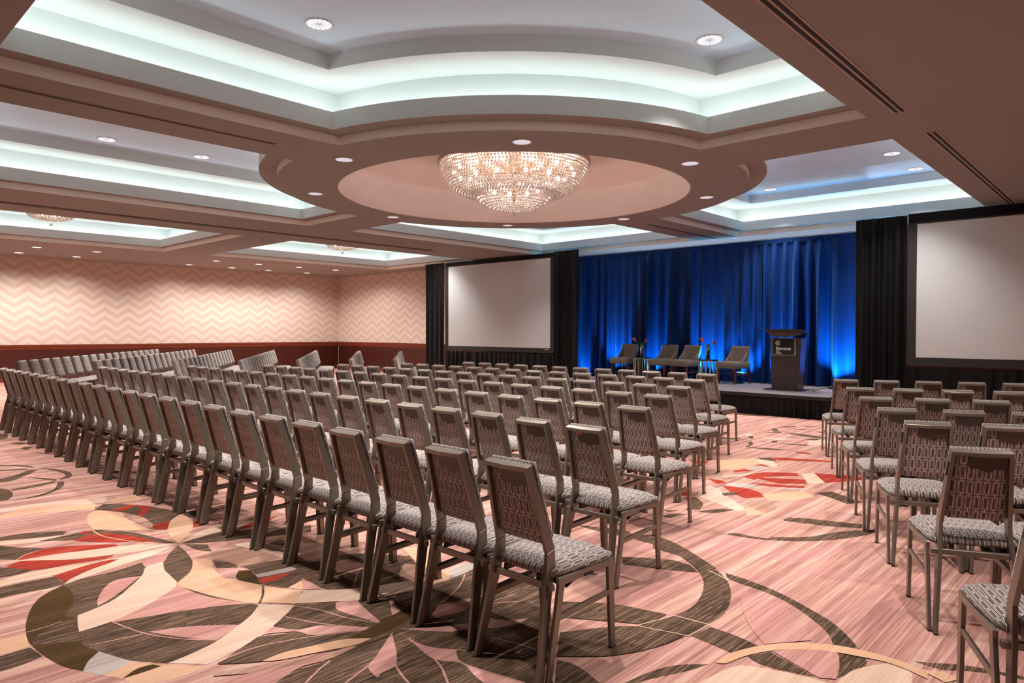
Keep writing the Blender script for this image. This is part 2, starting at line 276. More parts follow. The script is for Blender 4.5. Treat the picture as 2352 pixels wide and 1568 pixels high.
def lathe(prof,n=32,cx=0,cy=0,cap=False):
    vs,fs=[],[]
    for r,z in prof:
        for k in range(n):
            a=2*math.pi*k/n; vs.append((cx+r*math.cos(a),cy+r*math.sin(a),z))
    for i in range(len(prof)-1):
        for k in range(n):
            fs.append((i*n+k,i*n+(k+1)%n,(i+1)*n+(k+1)%n,(i+1)*n+k))
    if cap:
        fs.append(tuple(range(n))[::-1]); fs.append(tuple((len(prof)-1)*n+k for k in range(n)))
    return vs,fs
def tube(bm,pts,r,n=8,mi=0):
    pts=[Vector(p) for p in pts]; rings=[]
    for i,p in enumerate(pts):
        d=(pts[min(i+1,len(pts)-1)]-pts[max(i-1,0)]).normalized()
        a=d.orthogonal().normalized() if i==0 else (rings_a-d*rings_a.dot(d)).normalized()
        rings_a=a; b=d.cross(a)
        rr=r[i] if isinstance(r,(list,tuple)) else r
        rings.append([bm.verts.new(p+rr*(math.cos(2*math.pi*k/n)*a+math.sin(2*math.pi*k/n)*b)) for k in range(n)])
    for q,s in zip(rings,rings[1:]):
        for k in range(n):
            f=bm.faces.new((q[k],q[(k+1)%n],s[(k+1)%n],s[k])); f.material_index=mi; f.smooth=True
    for q in (rings[0][::-1],rings[-1]):
        f=bm.faces.new(q); f.material_index=mi
# ------------------------------------------------------------------ materials
def lin(c):
    return tuple(((x/255)/12.92 if x/255<=.04045 else ((x/255+.055)/1.055)**2.4) for x in c)+(1,)
class N:
    def __init__(s,name):
        s.m=bpy.data.materials.new(name); s.m.use_nodes=True; s.t=s.m.node_tree; s.t.nodes.clear()
        s.out=s.n('ShaderNodeOutputMaterial')
    def n(s,ty,**k):
        x=s.t.nodes.new(ty)
        for a,b in k.items(): setattr(x,a,b)
        return x
    def l(s,a,b): s.t.links.new(a,b)
    def put(s,sock,v):
        if hasattr(v,'node'): s.l(v,sock)
        elif v is not None: sock.default_value=v
    def math(s,op,a,b=None,c=None):
        x=s.n('ShaderNodeMath',operation=op)
        for i,v in enumerate((a,b,c)): s.put(x.inputs[i],v)
        return x.outputs[0]
    def mix(s,f,a,b):
        x=s.n('ShaderNodeMix',data_type='RGBA'); s.put(x.inputs[0],f); s.put(x.inputs[6],a); s.put(x.inputs[7],b); return x.outputs[2]
    def coord(s,kind='Object',scale=None,rot=None):
        o=s.n('ShaderNodeTexCoord').outputs[kind]
        if scale or rot:
            mp=s.n('ShaderNodeMapping'); s.l(o,mp.inputs[0])
            if scale: mp.inputs['Scale'].default_value=scale
            if rot: mp.inputs['Rotation'].default_value=rot
            o=mp.outputs[0]
        return o
    def noise(s,v,scale,detail=3,rough=.5):
        x=s.n('ShaderNodeTexNoise'); s.l(v,x.inputs['Vector']); x.inputs['Scale'].default_value=scale; x.inputs['Detail'].default_value=detail; x.inputs['Roughness'].default_value=rough
        return x.outputs['Fac']
    def ramp(s,f,stops):
        x=s.n('ShaderNodeValToRGB'); s.l(f,x.inputs[0]); e=x.color_ramp.elements
        while len(e)<len(stops): e.new(.5)
        for a,(p,c) in zip(e,stops): a.position=p; a.color=c
        return x.outputs[0]
    def bsdf(s,col,rough=.5,metal=0,bump=None,bstr=.2,bdist=.002,**k):
        b=s.n('ShaderNodeBsdfPrincipled'); s.put(b.inputs['Base Color'],col); s.put(b.inputs['Roughness'],rough); s.put(b.inputs['Metallic'],metal)
        for a,v in k.items(): s.put(b.inputs[a.replace('_',' ')],v)
        if bump is not None:
            u=s.n('ShaderNodeBump'); u.inputs['Strength'].default_value=bstr; u.inputs['Distance'].default_value=bdist; s.l(bump,u.inputs['Height']); s.l(u.outputs[0],b.inputs['Normal'])
        s.l(b.outputs[0],s.out.inputs[0]); return s.m
def plain(name,c,rough=.5,metal=0,**k): return N(name).bsdf(lin(c),rough,metal,**k)
def emit(name,c,strength):
    n=N(name); e=n.n('ShaderNodeEmission'); e.inputs[0].default_value=lin(c); e.inputs[1].default_value=strength; n.l(e.outputs[0],n.out.inputs[0]); return n.m
def painted(name,c,var=.06,rough=.8):
    n=N(name); f=n.noise(n.coord('Object'),1.3,4); c=lin(c)
    return n.bsdf(n.mix(f,tuple(x*(1-var) for x in c[:3])+(1,),tuple(min(1,x*(1+var)) for x in c[:3])+(1,)),rough)
M={}
M['soffit']=painted('ceiling_taupe_paint',(141,131,124))
M['step']=painted('ceiling_cream_paint',(250,243,231))
M['white']=painted('cove_white_paint',(206,211,210))
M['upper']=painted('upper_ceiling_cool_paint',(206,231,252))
M['dome']=painted('dome_plaster',(238,224,216))
def carpet(name,dark,mid,light,thread=.0,tc=None):
    n=N(name); v=n.coord('Object',(.24,9,1)); a=n.noise(v,1.6,4,.62)
    v2=n.coord('Object',(1.0,52,1)); b=n.noise(v2,1.9,3,.6)
    f=n.math('ADD',n.math('MULTIPLY',a,.6),n.math('MULTIPLY',b,.4))
    col=n.ramp(f,[(.38,lin(dark)),(.5,lin(mid)),(.62,lin(light))])
    w=n.noise(n.coord('Object',(1,1,1)),330,2)
    if tc:
        t=n.math('GREATER_THAN',n.noise(n.coord('Object',(1.1,62,1)),1.7,2,.7),1-thread)
        brk=n.math('GREATER_THAN',n.noise(n.coord('Object',(9,60,1)),1.0,1),.42)
        col=n.mix(n.math('MULTIPLY',n.math('MULTIPLY',t,brk),.45),col,lin(tc))
    col=n.mix(n.math('MULTIPLY',n.math('SUBTRACT',w,.5),.5),col,n.mix(.5,col,(1,1,1,1)))
    pile=n.noise(n.coord('Object'),420,2)
    return n.bsdf(col,.95,0,bump=pile,bstr=.35,bdist=.003,Specular_IOR_Level=.1)
CM={'base':carpet('carpet_pink',(158,107,101),(198,146,133),(228,187,169)),
 'B':carpet('carpet_brown',(58,43,31),(80,61,46),(106,82,64),.47,(176,134,114)),
 'D':carpet('carpet_dark_brown',(66,44,18),(78,54,24),(88,64,34),.2,(130,98,70)),
 'C':carpet('carpet_cream',(214,174,150),(224,190,168),(232,204,184)),
 'P':carpet('carpet_peach',(216,164,132),(222,174,143),(228,184,155)),
 'R':carpet('carpet_red',(134,40,28),(168,54,39),(188,78,58),.3,(206,132,106)),
 'G':carpet('carpet_grey',(168,152,144),(188,172,164),(204,190,182)),
 'K':carpet('carpet_mauve_pink',(178,122,116),(202,146,136),(222,172,160)),
 'M':carpet('carpet_taupe',(150,108,94),(182,138,120),(204,164,146))}
def fabric():
    n=N('chair_fabric'); uv=n.n('ShaderNodeUVMap').outputs[0]
    s=n.n('ShaderNodeSeparateXYZ'); n.l(uv,s.inputs[0])
    W,H=.037,.082
    ax=n.math('ABSOLUTE',n.math('MULTIPLY',n.math('SUBTRACT',n.math('FRACT',n.math('DIVIDE',s.outputs[0],W)),.5),W))
    ay=n.math('ABSOLUTE',n.math('MULTIPLY',n.math('SUBTRACT',n.math('FRACT',n.math('DIVIDE',s.outputs[1],H)),.5),H))
    d=n.math('MAXIMUM',ax,n.math('SUBTRACT',ay,(H-W)/2))
    def band(x,lo,hi): return n.math('MULTIPLY',n.math('GREATER_THAN',x,lo),n.math('LESS_THAN',x,hi))
    r1=band(d,.0072,.0092); r2=band(d,.0128,.0148)
    cr=n.math('MULTIPLY',n.math('LESS_THAN',ax,.0012),n.math('GREATER_THAN',ay,H/2-.0115))
    cr2=n.math('MULTIPLY',n.math('LESS_THAN',n.math('SUBTRACT',H/2,ay),.0012),n.math('GREATER_THAN',ax,.0))
    cut=n.math('GREATER_THAN',n.math('ABSOLUTE',n.math('SUBTRACT',ax,.0105)),.0012)
    lines=n.math('MAXIMUM',n.math('MAXIMUM',r1,r2),cr)
    lines=n.math('MINIMUM',lines,1)
    weave=n.noise(uv,900,1)
    base=n.mix(weave,lin((98,82,78)),lin((115,99,94)))
    col=n.mix(lines,base,lin((246,238,232)))
    return n.bsdf(col,.75,0,Specular_IOR_Level=.25,Sheen_Weight=.35,Sheen_Roughness=.4)
M['fabric']=fabric()
M['frame']=plain('bronze_painted_metal',(136,125,113),.34,.5)
M['plate']=plain('bronze_plate',(82,70,60),.35,.35)
M['black']=plain('black_plastic',(18,17,17),.45)
M['bluegrey']=plain('blue_grey_plastic',(104,116,128),.45)
def wood(name,a,b,rough,ax):
    n=N(name); v=n.coord('Object',ax); f=n.noise(v,3.0,5,.6); g=n.noise(n.coord('Object'),.6,2)
    return n.bsdf(n.mix(n.math('ADD',n.math('MULTIPLY',f,.7),n.math('MULTIPLY',g,.3)),lin(a),lin(b)),rough)
M['panel']=wood('cherry_wood_panel',(46,16,11),(80,34,24),.32,(14,14,1))
M['rail']=wood('cherry_wood_rail',(84,34,22),(130,62,40),.25,(1,1,24))
M['legwood']=wood('dark_red_wood',(72,28,20),(112,48,34),.3,(20,20,2))
def wallpaper(name,axis):
    n=N(name); s=n.n('ShaderNodeSeparateXYZ'); n.l(n.coord('Object'),s.inputs[0]); p=s.outputs[axis]; z=s.outputs[2]
    tri=n.math('ABSOLUTE',n.math('SUBTRACT',n.math('FRACT',n.math('DIVIDE',p,.664)),.5))
    v=n.math('FRACT',n.math('DIVIDE',n.math('ADD',z,n.math('MULTIPLY',tri,.47)),.268))
    m=n.n('ShaderNodeMapRange'); m.interpolation_type='SMOOTHSTEP'; n.l(n.math('ABSOLUTE',n.math('SUBTRACT',v,.5)),m.inputs[0]); m.inputs[1].default_value=.2; m.inputs[2].default_value=.3
    f=n.noise(n.coord('Object',(60,60,60)),3,2)
    a=n.mix(f,lin((206,189,176)),lin((214,198,185))); b=n.mix(f,lin((193,170,153)),lin((203,181,165)))
    return n.bsdf(n.mix(m.outputs[0],a,b),.6)
M['paperX']=wallpaper('chevron_wallpaper_long',0); M['paperY']=wallpaper('chevron_wallpaper_end',1)
M['plainwall']=painted('plain_wall',(104,84,72))
def velvet(name,a,b,rough,sheen,sc_=(40,40,2)):
    n=N(name); f=n.noise(n.coord('Object',sc_),2,4)
    return n.bsdf(n.mix(f,lin(a),lin(b)),rough,0,Sheen_Weight=sheen,Sheen_Roughness=.35,Specular_IOR_Level=.2)
M['blue']=velvet('blue_velvet',(2,33,80),(5,48,106),.5,.1)
M['drape']=velvet('black_drape',(10,10,11),(16,15,17),.55,.03)
M['deck']=velvet('grey_stage_carpet',(112,102,108),(136,126,130),.95,.1,(60,60,60))
M['screen']=plain('screen_fabric',(208,212,212),.8)
M['bezel']=plain('screen_border_black',(40,37,38),.7)
M['edge']=plain('black_edge',(14,13,14),.5)
M['greyvelvet']=velvet('grey_velvet',(98,88,80),(128,116,106),.8,.5,(9,9,9))
M['gold']=plain('pale_gold_metal',(196,176,142),.35,.6)
M['darktop']=plain('dark_table_top',(44,36,34),.2)
M['lectern']=plain('lectern_dark_brown',(52,42,40),.35)
M['lecternedge']=plain('lectern_metal_column',(88,76,70),.3,.5)
M['signglass']=plain('sign_green_black',(30,36,32),.12)
M['acryl']=plain('acrylic_edge',(150,146,138),.1)
M['letter']=plain('white_lettering',(226,226,222),.5)
M['chrome']=plain('polished_metal',(210,208,205),.15,.9)
def glassm():
    n=N('clear_glass'); g=n.n('ShaderNodeBsdfGlossy'); g.inputs['Roughness'].default_value=.02; t=n.n('ShaderNodeBsdfTransparent'); t.inputs[0].default_value=(.93,.97,.95,1)
    f=n.n('ShaderNodeFresnel'); f.inputs[0].default_value=1.5; x=n.n('ShaderNodeMixShader'); n.l(f.outputs[0],x.inputs[0]); n.l(t.outputs[0],x.inputs[1]); n.l(g.outputs[0],x.inputs[2]); n.l(x.outputs[0],n.out.inputs[0]); return n.m
M['glass']=glassm()
def beadm():
    n=N('crystal_beads'); g=n.n('ShaderNodeBsdfGlossy'); g.inputs['Roughness'].default_value=.12; g.inputs[0].default_value=(1,.95,.9,1)
    t=n.n('ShaderNodeBsdfTranslucent'); t.inputs[0].default_value=(.74,.66,.6,1); d=n.n('ShaderNodeBsdfTransparent'); d.inputs[0].default_value=(.96,.9,.86,1)
    a=n.n('ShaderNodeMixShader'); a.inputs[0].default_value=.34; n.l(t.outputs[0],a.inputs[1]); n.l(g.outputs[0],a.inputs[2])
    b=n.n('ShaderNodeMixShader'); b.inputs[0].default_value=.08; n.l(a.outputs[0],b.inputs[1]); n.l(d.outputs[0],b.inputs[2]); n.l(b.outputs[0],n.out.inputs[0]); return n.m
M['bead']=beadm()
M['brass']=plain('antique_brass',(150,116,90),.35,.7)
M['stem']=plain('green_stem',(60,110,40),.5); M['leaf']=plain('green_leaf',(70,130,60),.5)
M['lily']=plain('red_orange_petal',(226,58,34),.5); M['lilyor']=plain('orange_petal',(236,104,48),.5)
COVE=COVE_E
M['cove']=emit('cove_lamp_glow',(247,255,253),COVE)
def facet_lens():
    n=N('reflector_lens'); s=n.n('ShaderNodeSeparateXYZ'); n.l(n.coord('Object'),s.inputs[0])
    a=n.math('ARCTAN2',s.outputs[1],s.outputs[0]); w=n.math('ABSOLUTE',n.math('SINE',n.math('MULTIPLY',a,7)))
    rr=n.math('MULTIPLY',n.math('SQRT',n.math('ADD',n.math('POWER',s.outputs[0],2),n.math('POWER',s.outputs[1],2))),10.5)
    st=n.math('ADD',.45,n.math('MULTIPLY',n.math('MULTIPLY',w,rr),1.6)); e=n.n('ShaderNodeEmission'); e.inputs[0].default_value=lin((250,248,255)); n.l(st,e.inputs[1]); n.l(e.outputs[0],n.out.inputs[0]); return n.m
M['lens_ring']=emit('downlight_lens_dim',(255,240,250),.75)
M['lens']=facet_lens()
M['lens_wall']=emit('wall_washer_lens',(255,240,220),3.0)
M['bulb']=emit('chandelier_bulb',(255,240,232),BULB_E)
M['trim']=plain('downlight_trim',(226,222,220),.3)
M['slotdark']=plain('slot_dark',(12,11,11),.7)
M['ventframe']=painted('vent_frame_paint',(176,152,140))
M['trackpaint']=plain('wall_track_dark_brown',(92,76,66),.6)
M['sticker']=plain('red_white_sticker',(214,92,84),.5)
# ------------------------------------------------------------------ floor with woven carpet pattern
def smooth_closed(P):
    n=len(P); out=[]
    def sharp(i):
        a=P[i]-P[i-1]; b=P[(i+1)%n]-P[i]
        if a.length<1e-6 or b.length<1e-6: return True
        return a.angle(b)>R_(52)
    S=[sharp(i) for i in range(n)]
    for i in range(n):
        p1,p2=P[i],P[(i+1)%n]
        p0=P[i-1] if not S[i] else p1-(p2-p1)*.5
        p3=P[(i+2)%n] if not S[(i+1)%n] else p2+(p2-p1)*.5
        k=4 if (p2-p1).length>.08 else 2
        for j in range(k):
            t=j/k
            out.append(.5*((2*p1)+(p2-p0)*t+(2*p0-5*p1+4*p2-p3)*t*t+(3*p1-p0-3*p2+p3)*t**3))
    return out
def build_floor():
    V=[(-4,-9,0),(15.3,-9,0),(15.3,23.85,0),(-4,23.85,0)]; F=[(0,1,2,3)]; MI=[0]
    keys=['base']+[k for k in CM if k!='base']; done=[]
    for c,w,s in CARPET:
        P=[Vector(tuple(float(t) for t in q.split(','))) for q in s.split()]
        if w:
            Q=[]
            for i in range(len(P)-1):
                p0=P[max(i-1,0)];p1=P[i];p2=P[i+1];p3=P[min(i+2,len(P)-1)]
                for j in range(5):
                    t=j/5; Q.append(.5*((2*p1)+(p2-p0)*t+(2*p0-5*p1+4*p2-p3)*t*t+(3*p1-p0-3*p2+p3)*t**3))
            Q.append(P[-1]); a,b=[],[]
            for i,q in enumerate(Q):
                d=(Q[min(i+1,len(Q)-1)]-Q[max(i-1,0)]).normalized(); n=Vector((-d.y,d.x))*w/2
                a.append(q+n); b.append(q-n)
            poly=None; quads=[(a[i],a[i+1],b[i+1],b[i]) for i in range(len(Q)-1)]; allp=a+b
        else:
            poly=smooth_closed(P); allp=poly
        bb=(min(p.x for p in allp),max(p.x for p in allp),min(p.y for p in allp),max(p.y for p in allp))
        lay=1+max([l for (q,l) in done if q[0]<bb[1] and q[1]>bb[0] and q[2]<bb[3] and q[3]>bb[2]],default=0)
        done.append((bb,lay)); z=lay*.00012; mi=keys.index(c); b0=len(V)
        if poly:
            V+=[(p.x,p.y,z) for p in poly]
            for t in tessellate_polygon([[Vector((p.x,p.y,0)) for p in poly]]):
                F.append(tuple(b0+k for k in t)); MI.append(mi)
        else:
            for q in quads:
                b0=len(V); V+=[(p.x,p.y,z) for p in q]; F.append((b0,b0+1,b0+2,b0+3)); MI.append(mi)
    o=pyobj('floor',V,F,[CM[k] for k in keys],midx=MI); o['kind']='structure'
    bm=bmesh.new(); bm.from_mesh(o.data)
    for f in bm.faces:
        if f.normal.z<0: f.normal_flip()
    bm.to_mesh(o.data); bm.free()
build_floor()
# ------------------------------------------------------------------ walls
ZC=3.6; XB=15.3; YL=23.85; XR=-4.0; YR=-9.0
def wallbox(name,x0,x1,y0,y1,z0,z1,mat):
    bm=bmesh.new(); box(bm,x0,x1,y0,y1,z0,z1); o=obj(name,bm,mat); o['kind']='structure'; return o
wallbox('wall_left',XR,XB+.1,YL,YL+.1,0,4.6,M['paperX'])
wallbox('wall_back',XB,XB+.1,YR,YL,0,4.6,M['paperY'])
wallbox('wall_front',XR-.1,XR,YR,YL,0,4.6,M['plainwall'])
wallbox('wall_right',XR,XB,YR-.1,YR,0,4.6,M['plainwall'])
def wains(tn,axis,a0,a1,off):
    bm=bmesh.new()
    def bx(p0,p1,d,z0,z1):
        if axis=='x': box(bm,p0,p1,off-d,off,z0,z1)
        else: box(bm,off-d,off,p0,p1,z0,z1)
    k=a0
    while k<a1-.01:
        e=min(k+2.44,a1); bx(k+.002,e-.002,.02,.13,.92); k=e
    bx(a0,a1,.012,.12,.93)
    obj('trim_%d'%tn,bm,M['panel'])['kind']='structure'
    bm=bmesh.new(); bx(a0,a1,.03,.895,.93); bx(a0,a1,.045,.93,1.0); bx(a0,a1,.06,1.0,1.045); bx(a0,a1,.04,1.045,1.06)
    bevel(bm,.006); obj('trim_%d'%(tn+1),bm,M['rail'])['kind']='structure'
    bm=bmesh.new(); bx(a0,a1,.03,0,.11); bx(a0,a1,.022,.11,.13); bevel(bm,.004)
    obj('baseboard_left' if axis=='x' else 'baseboard_back',bm,M['rail'])['kind']='structure'
wains(1,'x',XR,XB,YL); wains(3,'y',YR,YL-.065,XB)
# ------------------------------------------------------------------ ceiling
C=(7.79,7.30); RD=2.65; DC=(7.85,7.33)
def coffer_pts(sx,sy,a,bx_,by_,r):
    """rectangle quadrant bitten by the circle round the chandelier"""
    P=[]; y=math.sqrt(r*r-a*a); t0=math.atan2(y,a); t1=math.atan2(a,y)
    P+=[(a,by_),(bx_,by_),(bx_,a)]
    n=28
    for i in range(n+1):
        t=t1+(t0-t1)*i/n; P.append((r*math.cos(t),r*math.sin(t)))
    return [(C[0]+sx*x,C[1]+sy*y) for x,y in P]
def rect_pts(x0,x1,y0,y1,d): return [(x0+d,y0+d),(x1-d,y0+d),(x1-d,y1-d),(x0+d,y1-d)]
COF=[]
for sx,sy in ((-1,-1),(-1,1),(1,-1),(1,1)):
    def f(d,o=None,sx=sx,sy=sy):
        if d==0: return coffer_pts(sx,sy,.5,6.73,5.19,3.45)
        # d measured inward from the opening edge
        return coffer_pts(sx,sy,.69+d,6.59-d,5.06-d,3.68+d)
    COF.append(f)
for x0,x1 in ((1.0,7.12),(8.27,14.42)):
    def f(d,o=None,x0=x0,x1=x1):
        if d==0: return rect_pts(x0,x1,14.85,19.45,0)
        return rect_pts(x0,x1,14.85,19.45,.15+d)
    COF.append(f)
def soffit():
    bm=bmesh.new()
    def loop(P):
        v=[bm.verts.new((x,y,ZC)) for x,y in P]
        return [bm.edges.new((v[i],v[(i+1)%len(v)])) for i in range(len(v))]
    E=loop([(XR,YR),(XB,YR),(XB,YL),(XR,YL)])
    for f in COF: E+=loop(f(0))
    E+=loop([(DC[0]+RD*math.cos(2*math.pi*k/96),DC[1]+RD*math.sin(2*math.pi*k/96)) for k in range(96)])
    bmesh.ops.triangle_fill(bm,use_beauty=True,use_dissolve=False,edges=E)
    for f in bm.faces:
        if f.normal.z>0: f.normal_flip()
    me=bpy.data.meshes.new('ceiling'); bm.to_mesh(me); bm.free(); me.materials.append(M['soffit'])
    o=link(bpy.data.objects.new('ceiling',me)); o['kind']='structure'
soffit()
Z1,Z2,ZT,Z3,Z4=3.70,3.89,3.78,4.21,4.375
coffer_names=['nearest coffer over the camera','left coffer over the middle block','right coffer before the right screen','far coffer before the stage','left rear coffer with small chandelier','far rear coffer with small chandelier']
for ci,f in enumerate(COF):
    V,F,MI=[],[],[]
    def ring(P,z):
        b=len(V); V.extend((x,y,z) for x,y in P); return (b,len(P))
    def skin(r,q,mi):
        for i in range(r[1]):
            j=(i+1)%r[1]; F.append((r[0]+i,r[0]+j,q[0]+j,q[0]+i)); MI.append(mi)
    e=1e-6
    o0,o0b=ring(f(0),ZC),ring(f(0),Z1); o1,o1t=ring(f(e),Z1),ring(f(e),Z2)
    o1o,o1ob=ring(f(-.025),Z2),ring(f(-.025),ZT); o2,o2t=ring(f(-.3),ZT),ring(f(-.3),Z3)
    o3,o3t=ring(f(.29),Z3),ring(f(.29),Z4)
    skin(o0,o0b,1); skin(o0b,o1,0); skin(o1,o1t,2); skin(o1t,o1o,2); skin(o1o,o1ob,2); skin(o1ob,o2,2); skin(o2,o2t,2); skin(o2t,o3,2); skin(o3,o3t,2)
    F.append(tuple(range(o3t[0],o3t[0]+o3t[1]))); MI.append(3)
    o=pyobj('trim_%d'%(5+ci),V,F,[M['soffit'],M['step'],M['white'],M['upper']],midx=MI); o['kind']='structure'
    # lamp strip lying in the cove trough
    V2,F2=[],[]; A=f(-.10); B=f(-.15)
    n=len(A); V2=[(x,y,ZT+.102) for x,y in A]+[(x,y,ZT+.102) for x,y in B]+[(x,y,ZT+.06) for x,y in A]+[(x,y,ZT+.06) for x,y in B]
    for i in range(n):
        j=(i+1)%n; F2.append((i,j,n+j,n+i)); F2.append((i,j,2*n+j,2*n+i)); F2.append((n+i,n+j,3*n+j,3*n+i))
    s=pyobj('cove_light',V2,F2,M['cove']); tag(s,'white lamp strip hidden in the cove of the '+coffer_names[ci],'cove light','lamp strips in the ceiling coves')
# dome over the chandelier
pr=[(RD,ZC),(RD-.02,ZC+.02),(RD-.04,4.08),(RD-.06,4.11)]+[(RD*math.cos(t)*.975,4.11+.24*math.sin(t)) for t in [i*math.pi/2/14 for i in range(1,15)]]
vs,fs=lathe(pr,96,*DC); o=pyobj('trim_11',vs,fs,M['dome'],smooth=True); o['kind']='structure'
# movable wall track in the left beam
bm=bmesh.new(); box(bm,XR,11.7,13.82,14.0,ZC-.010,ZC+.01)
for y in (13.86,13.95): box(bm,XR+.01,11.69,y-.009,y+.009,ZC-.0125,ZC-.002,1)
obj('trim_12',bm,[M['trackpaint'],M['slotdark']])['kind']='structure'
# ------------------------------------------------------------------ fixtures in the ceiling
def spot(parent,loc,energy,size,blend=.6,col=(1,.945,.895),rad=.06,rot=(0,0,0),name='lamp'):
    d=bpy.data.lights.new(name,'SPOT'); d.energy=energy; d.spot_size=R_(size); d.spot_blend=blend; d.color=col; d.shadow_soft_size=rad
    o=bpy.data.objects.new(name,d); o.location=loc; o.rotation_euler=rot; link(o,parent); return o
def downlight_master():
    t=thing('downlight','','downlight')
    vs,fs=lathe([(.098,-.0055),(.110,-.009),(.118,-.001),(.098,.0),(.098,-.0055)],32); pyobj('trim_ring',vs,fs,M['trim'],t,True)
    vs,fs=lathe([(.0001,-.0025),(.05,-.003),(.099,-.0055)],32); pyobj('lens',vs,fs,M['lens'],t,True)
    return t
dl_ring=downlight_master(); dl_ring['group']='downlights in the ring around the big chandelier'
first=[True]
ORD=['zeroth','first','second','third','fourth','fifth','sixth','seventh','eighth','ninth','tenth','eleventh','twelfth','thirteenth','fourteenth','fifteenth','sixteenth','seventeenth','eighteenth','nineteenth','twentieth','twenty-first','twenty-second','twenty-third','twenty-fourth']
used_masters=set()
def dup(root):
    if root.name not in used_masters:
        used_masters.add(root.name); return root
    r=root.copy(); COL.objects.link(r)
    for ch in list(root.children):
        if ch.type=='LIGHT': continue
        c=ch.copy(); COL.objects.link(c); c.parent=r
        for g in ch.children:
            d=g.copy(); COL.objects.link(d); d.parent=c
    return r
def setmat(root,part,m):
    for ch in root.children:
        if ch.name.split('.')[0]==part:
            ch.data=ch.data.copy(); ch.data.materials[0]=m
DL={}
for k in range(8):
    a=R_(k*45); 
    r=dup(dl_ring) if k==0 else dup(dl_ring)
    r.location=(C[0]+3.02*math.cos(a),C[1]+3.02*math.sin(a),ZC-.001)
    tag(r,'x','downlight','downlights in the ring around the big chandelier')
    DL[k]=r
setmatdone=False
for ch in dl_ring.children:
    if ch.name.startswith('lens'): ch.data.materials[0]=M['lens_ring']
labs={0:'far right one, before the stage curtain',1:'far one, on the rim beyond the chandelier',2:'far left one, before the far coffer',3:'leftmost one, beside the left coffer',4:'left front one, under the near coffer corner',5:'front one, just above the chandelier',6:'right front one, under the near coffer corner',7:'rightmost one, beside the right coffer'}
for k,r in DL.items():
    r['label']='downlight in ring around large chandelier, '+labs[k]
    spot(r,(0,0,-.03),SPOT_RING,125,.7)
wash=downlight_master()
for ch in wash.children:
    if ch.name.startswith('lens'): ch.data.materials[0]=M['lens_wall']
for row,(y,xs) in enumerate(((20.85,(1.7,3.1,4.55,5.91,9.13,10.48,11.88,13.28)),(22.7,(1.7,3.1,4.54,5.92,9.07,10.47,11.77,13.25)))):
    for i,x in enumerate(xs):
        r=dup(wash); r.location=(x,y,ZC-.001)
        tag(r,'small bright downlight, %s from the right in the row %s the chevron wall'%(ORD[8-i],('farther from','closer to')[row]),'downlight','downlights along the chevron wall')
        if row==1: spot(r,(0,0,-.025),SPOT_WASH*.7,150,.8,(1,.93,.88),.03,(0,0,0))
        else: spot(r,(0,0,-.025),SPOT_WASH,164,.4,(1,.93,.88),.03,(0,0,0))
can=downlight_master()
for ch in can.children:
    if ch.name.startswith('lens'): ch.data.materials[0]=M['lens']
can.scale=(1.14,1.14,1.14)
def can_at(x,y,lab,e=1.0):
    r=dup(can); r.location=(x,y,Z4-.001); tag(r,'deep reflector downlight in '+lab,'downlight','downlights inside the ceiling coffers')
    spot(r,(0,0,-.03),SPOT_FLOOR*e,CAN_SIZE,.85)
can_at(3.5,5.77,'near coffer, left of the two seen'); can_at(6.3,3.26,'near coffer, right of the two seen')
can_at(3.43,11.6,'left coffer, left of its two'); can_at(4.84,11.6,'left coffer, right of its two')
for x,y,l in ((2.2,16.0,'left rear coffer, near left corner, added fill'),(5.9,16.0,'left rear coffer, near right corner, added fill'),(2.2,18.4,'left rear coffer, far left corner, added fill'),(5.9,18.4,'left rear coffer, far right corner, added fill'),(9.5,16.0,'far rear coffer, near left corner, added fill'),(13.1,16.0,'far rear coffer, near right corner, added fill'),(9.5,18.4,'far rear coffer, far left corner, added fill'),(13.1,18.4,'far rear coffer, far right corner, added fill')): can_at(x,y,l,1.1)  # unseen lamps added to brighten the left block of chairs
can_at(12.28,3.17,'right coffer, nearest the camera'); can_at(13.7,3.16,'right coffer, at its right far corner'); can_at(13.72,5.75,'right coffer, beside the far disc edge')
can_at(11.9,11.45,'far coffer, behind the edge of the round disc')
for x,y,l in ((1.95,5.77,'near coffer, added outside the frame beside its left edge'),(1.95,3.3,'near coffer, added outside the frame over the camera'),(3.9,3.3,'near coffer, added outside the frame at its middle'),(1.95,11.6,'left coffer, added outside the frame beside its far edge'),(1.95,9.0,'left coffer, added outside the frame beside its near edge')): can_at(x,y,l)  # extra lamps added out of view to light the near floor
# unseen downlights added outside the frame to brighten the dark right part
fill_dl=downlight_master()
for i,(x,y) in enumerate(((3.4,.2),(6.6,.2),(9.8,.2),(3.4,-3.2),(6.6,-3.2),(9.8,-3.2))):
    r=dup(fill_dl); r.location=(x,y,ZC-.001)
    tag(r,'added fill downlight in the plain ceiling outside the frame, %s of that group'%ORD[i+1],'downlight','added fill downlights outside the coffers')
    spot(r,(0,0,-.03),SPOT_FLOOR*.7,105,.8)
def vent(x0,x1,y,w,lab):
    t=thing('air_vent',lab,'air vent',((x0+x1)/2,y,ZC),0,'linear air vents in the ceiling'); L=(x1-x0)/2
    bm=bmesh.new(); box(bm,-L,L,-w/2,w/2,-.004,.003); obj('frame',bm,M['ventframe'],t)
    for s in (-1,1):
        bm=bmesh.new(); box(bm,-L+.02,L-.02,s*w*.22-w*.13,s*w*.22+w*.13,-.0065,-.001); obj('slot',bm,M['slotdark'],t)
vent(-3.6,3.87,7.27,.075,'long double slot air vent between the near and left coffers')
vent(-2.0,7.33,1.82,.12,'long double slot air vent along the right ceiling, longer nearer one')
vent(8.25,14.3,1.77,.12,'double slot air vent along right ceiling, ending above the right screen')
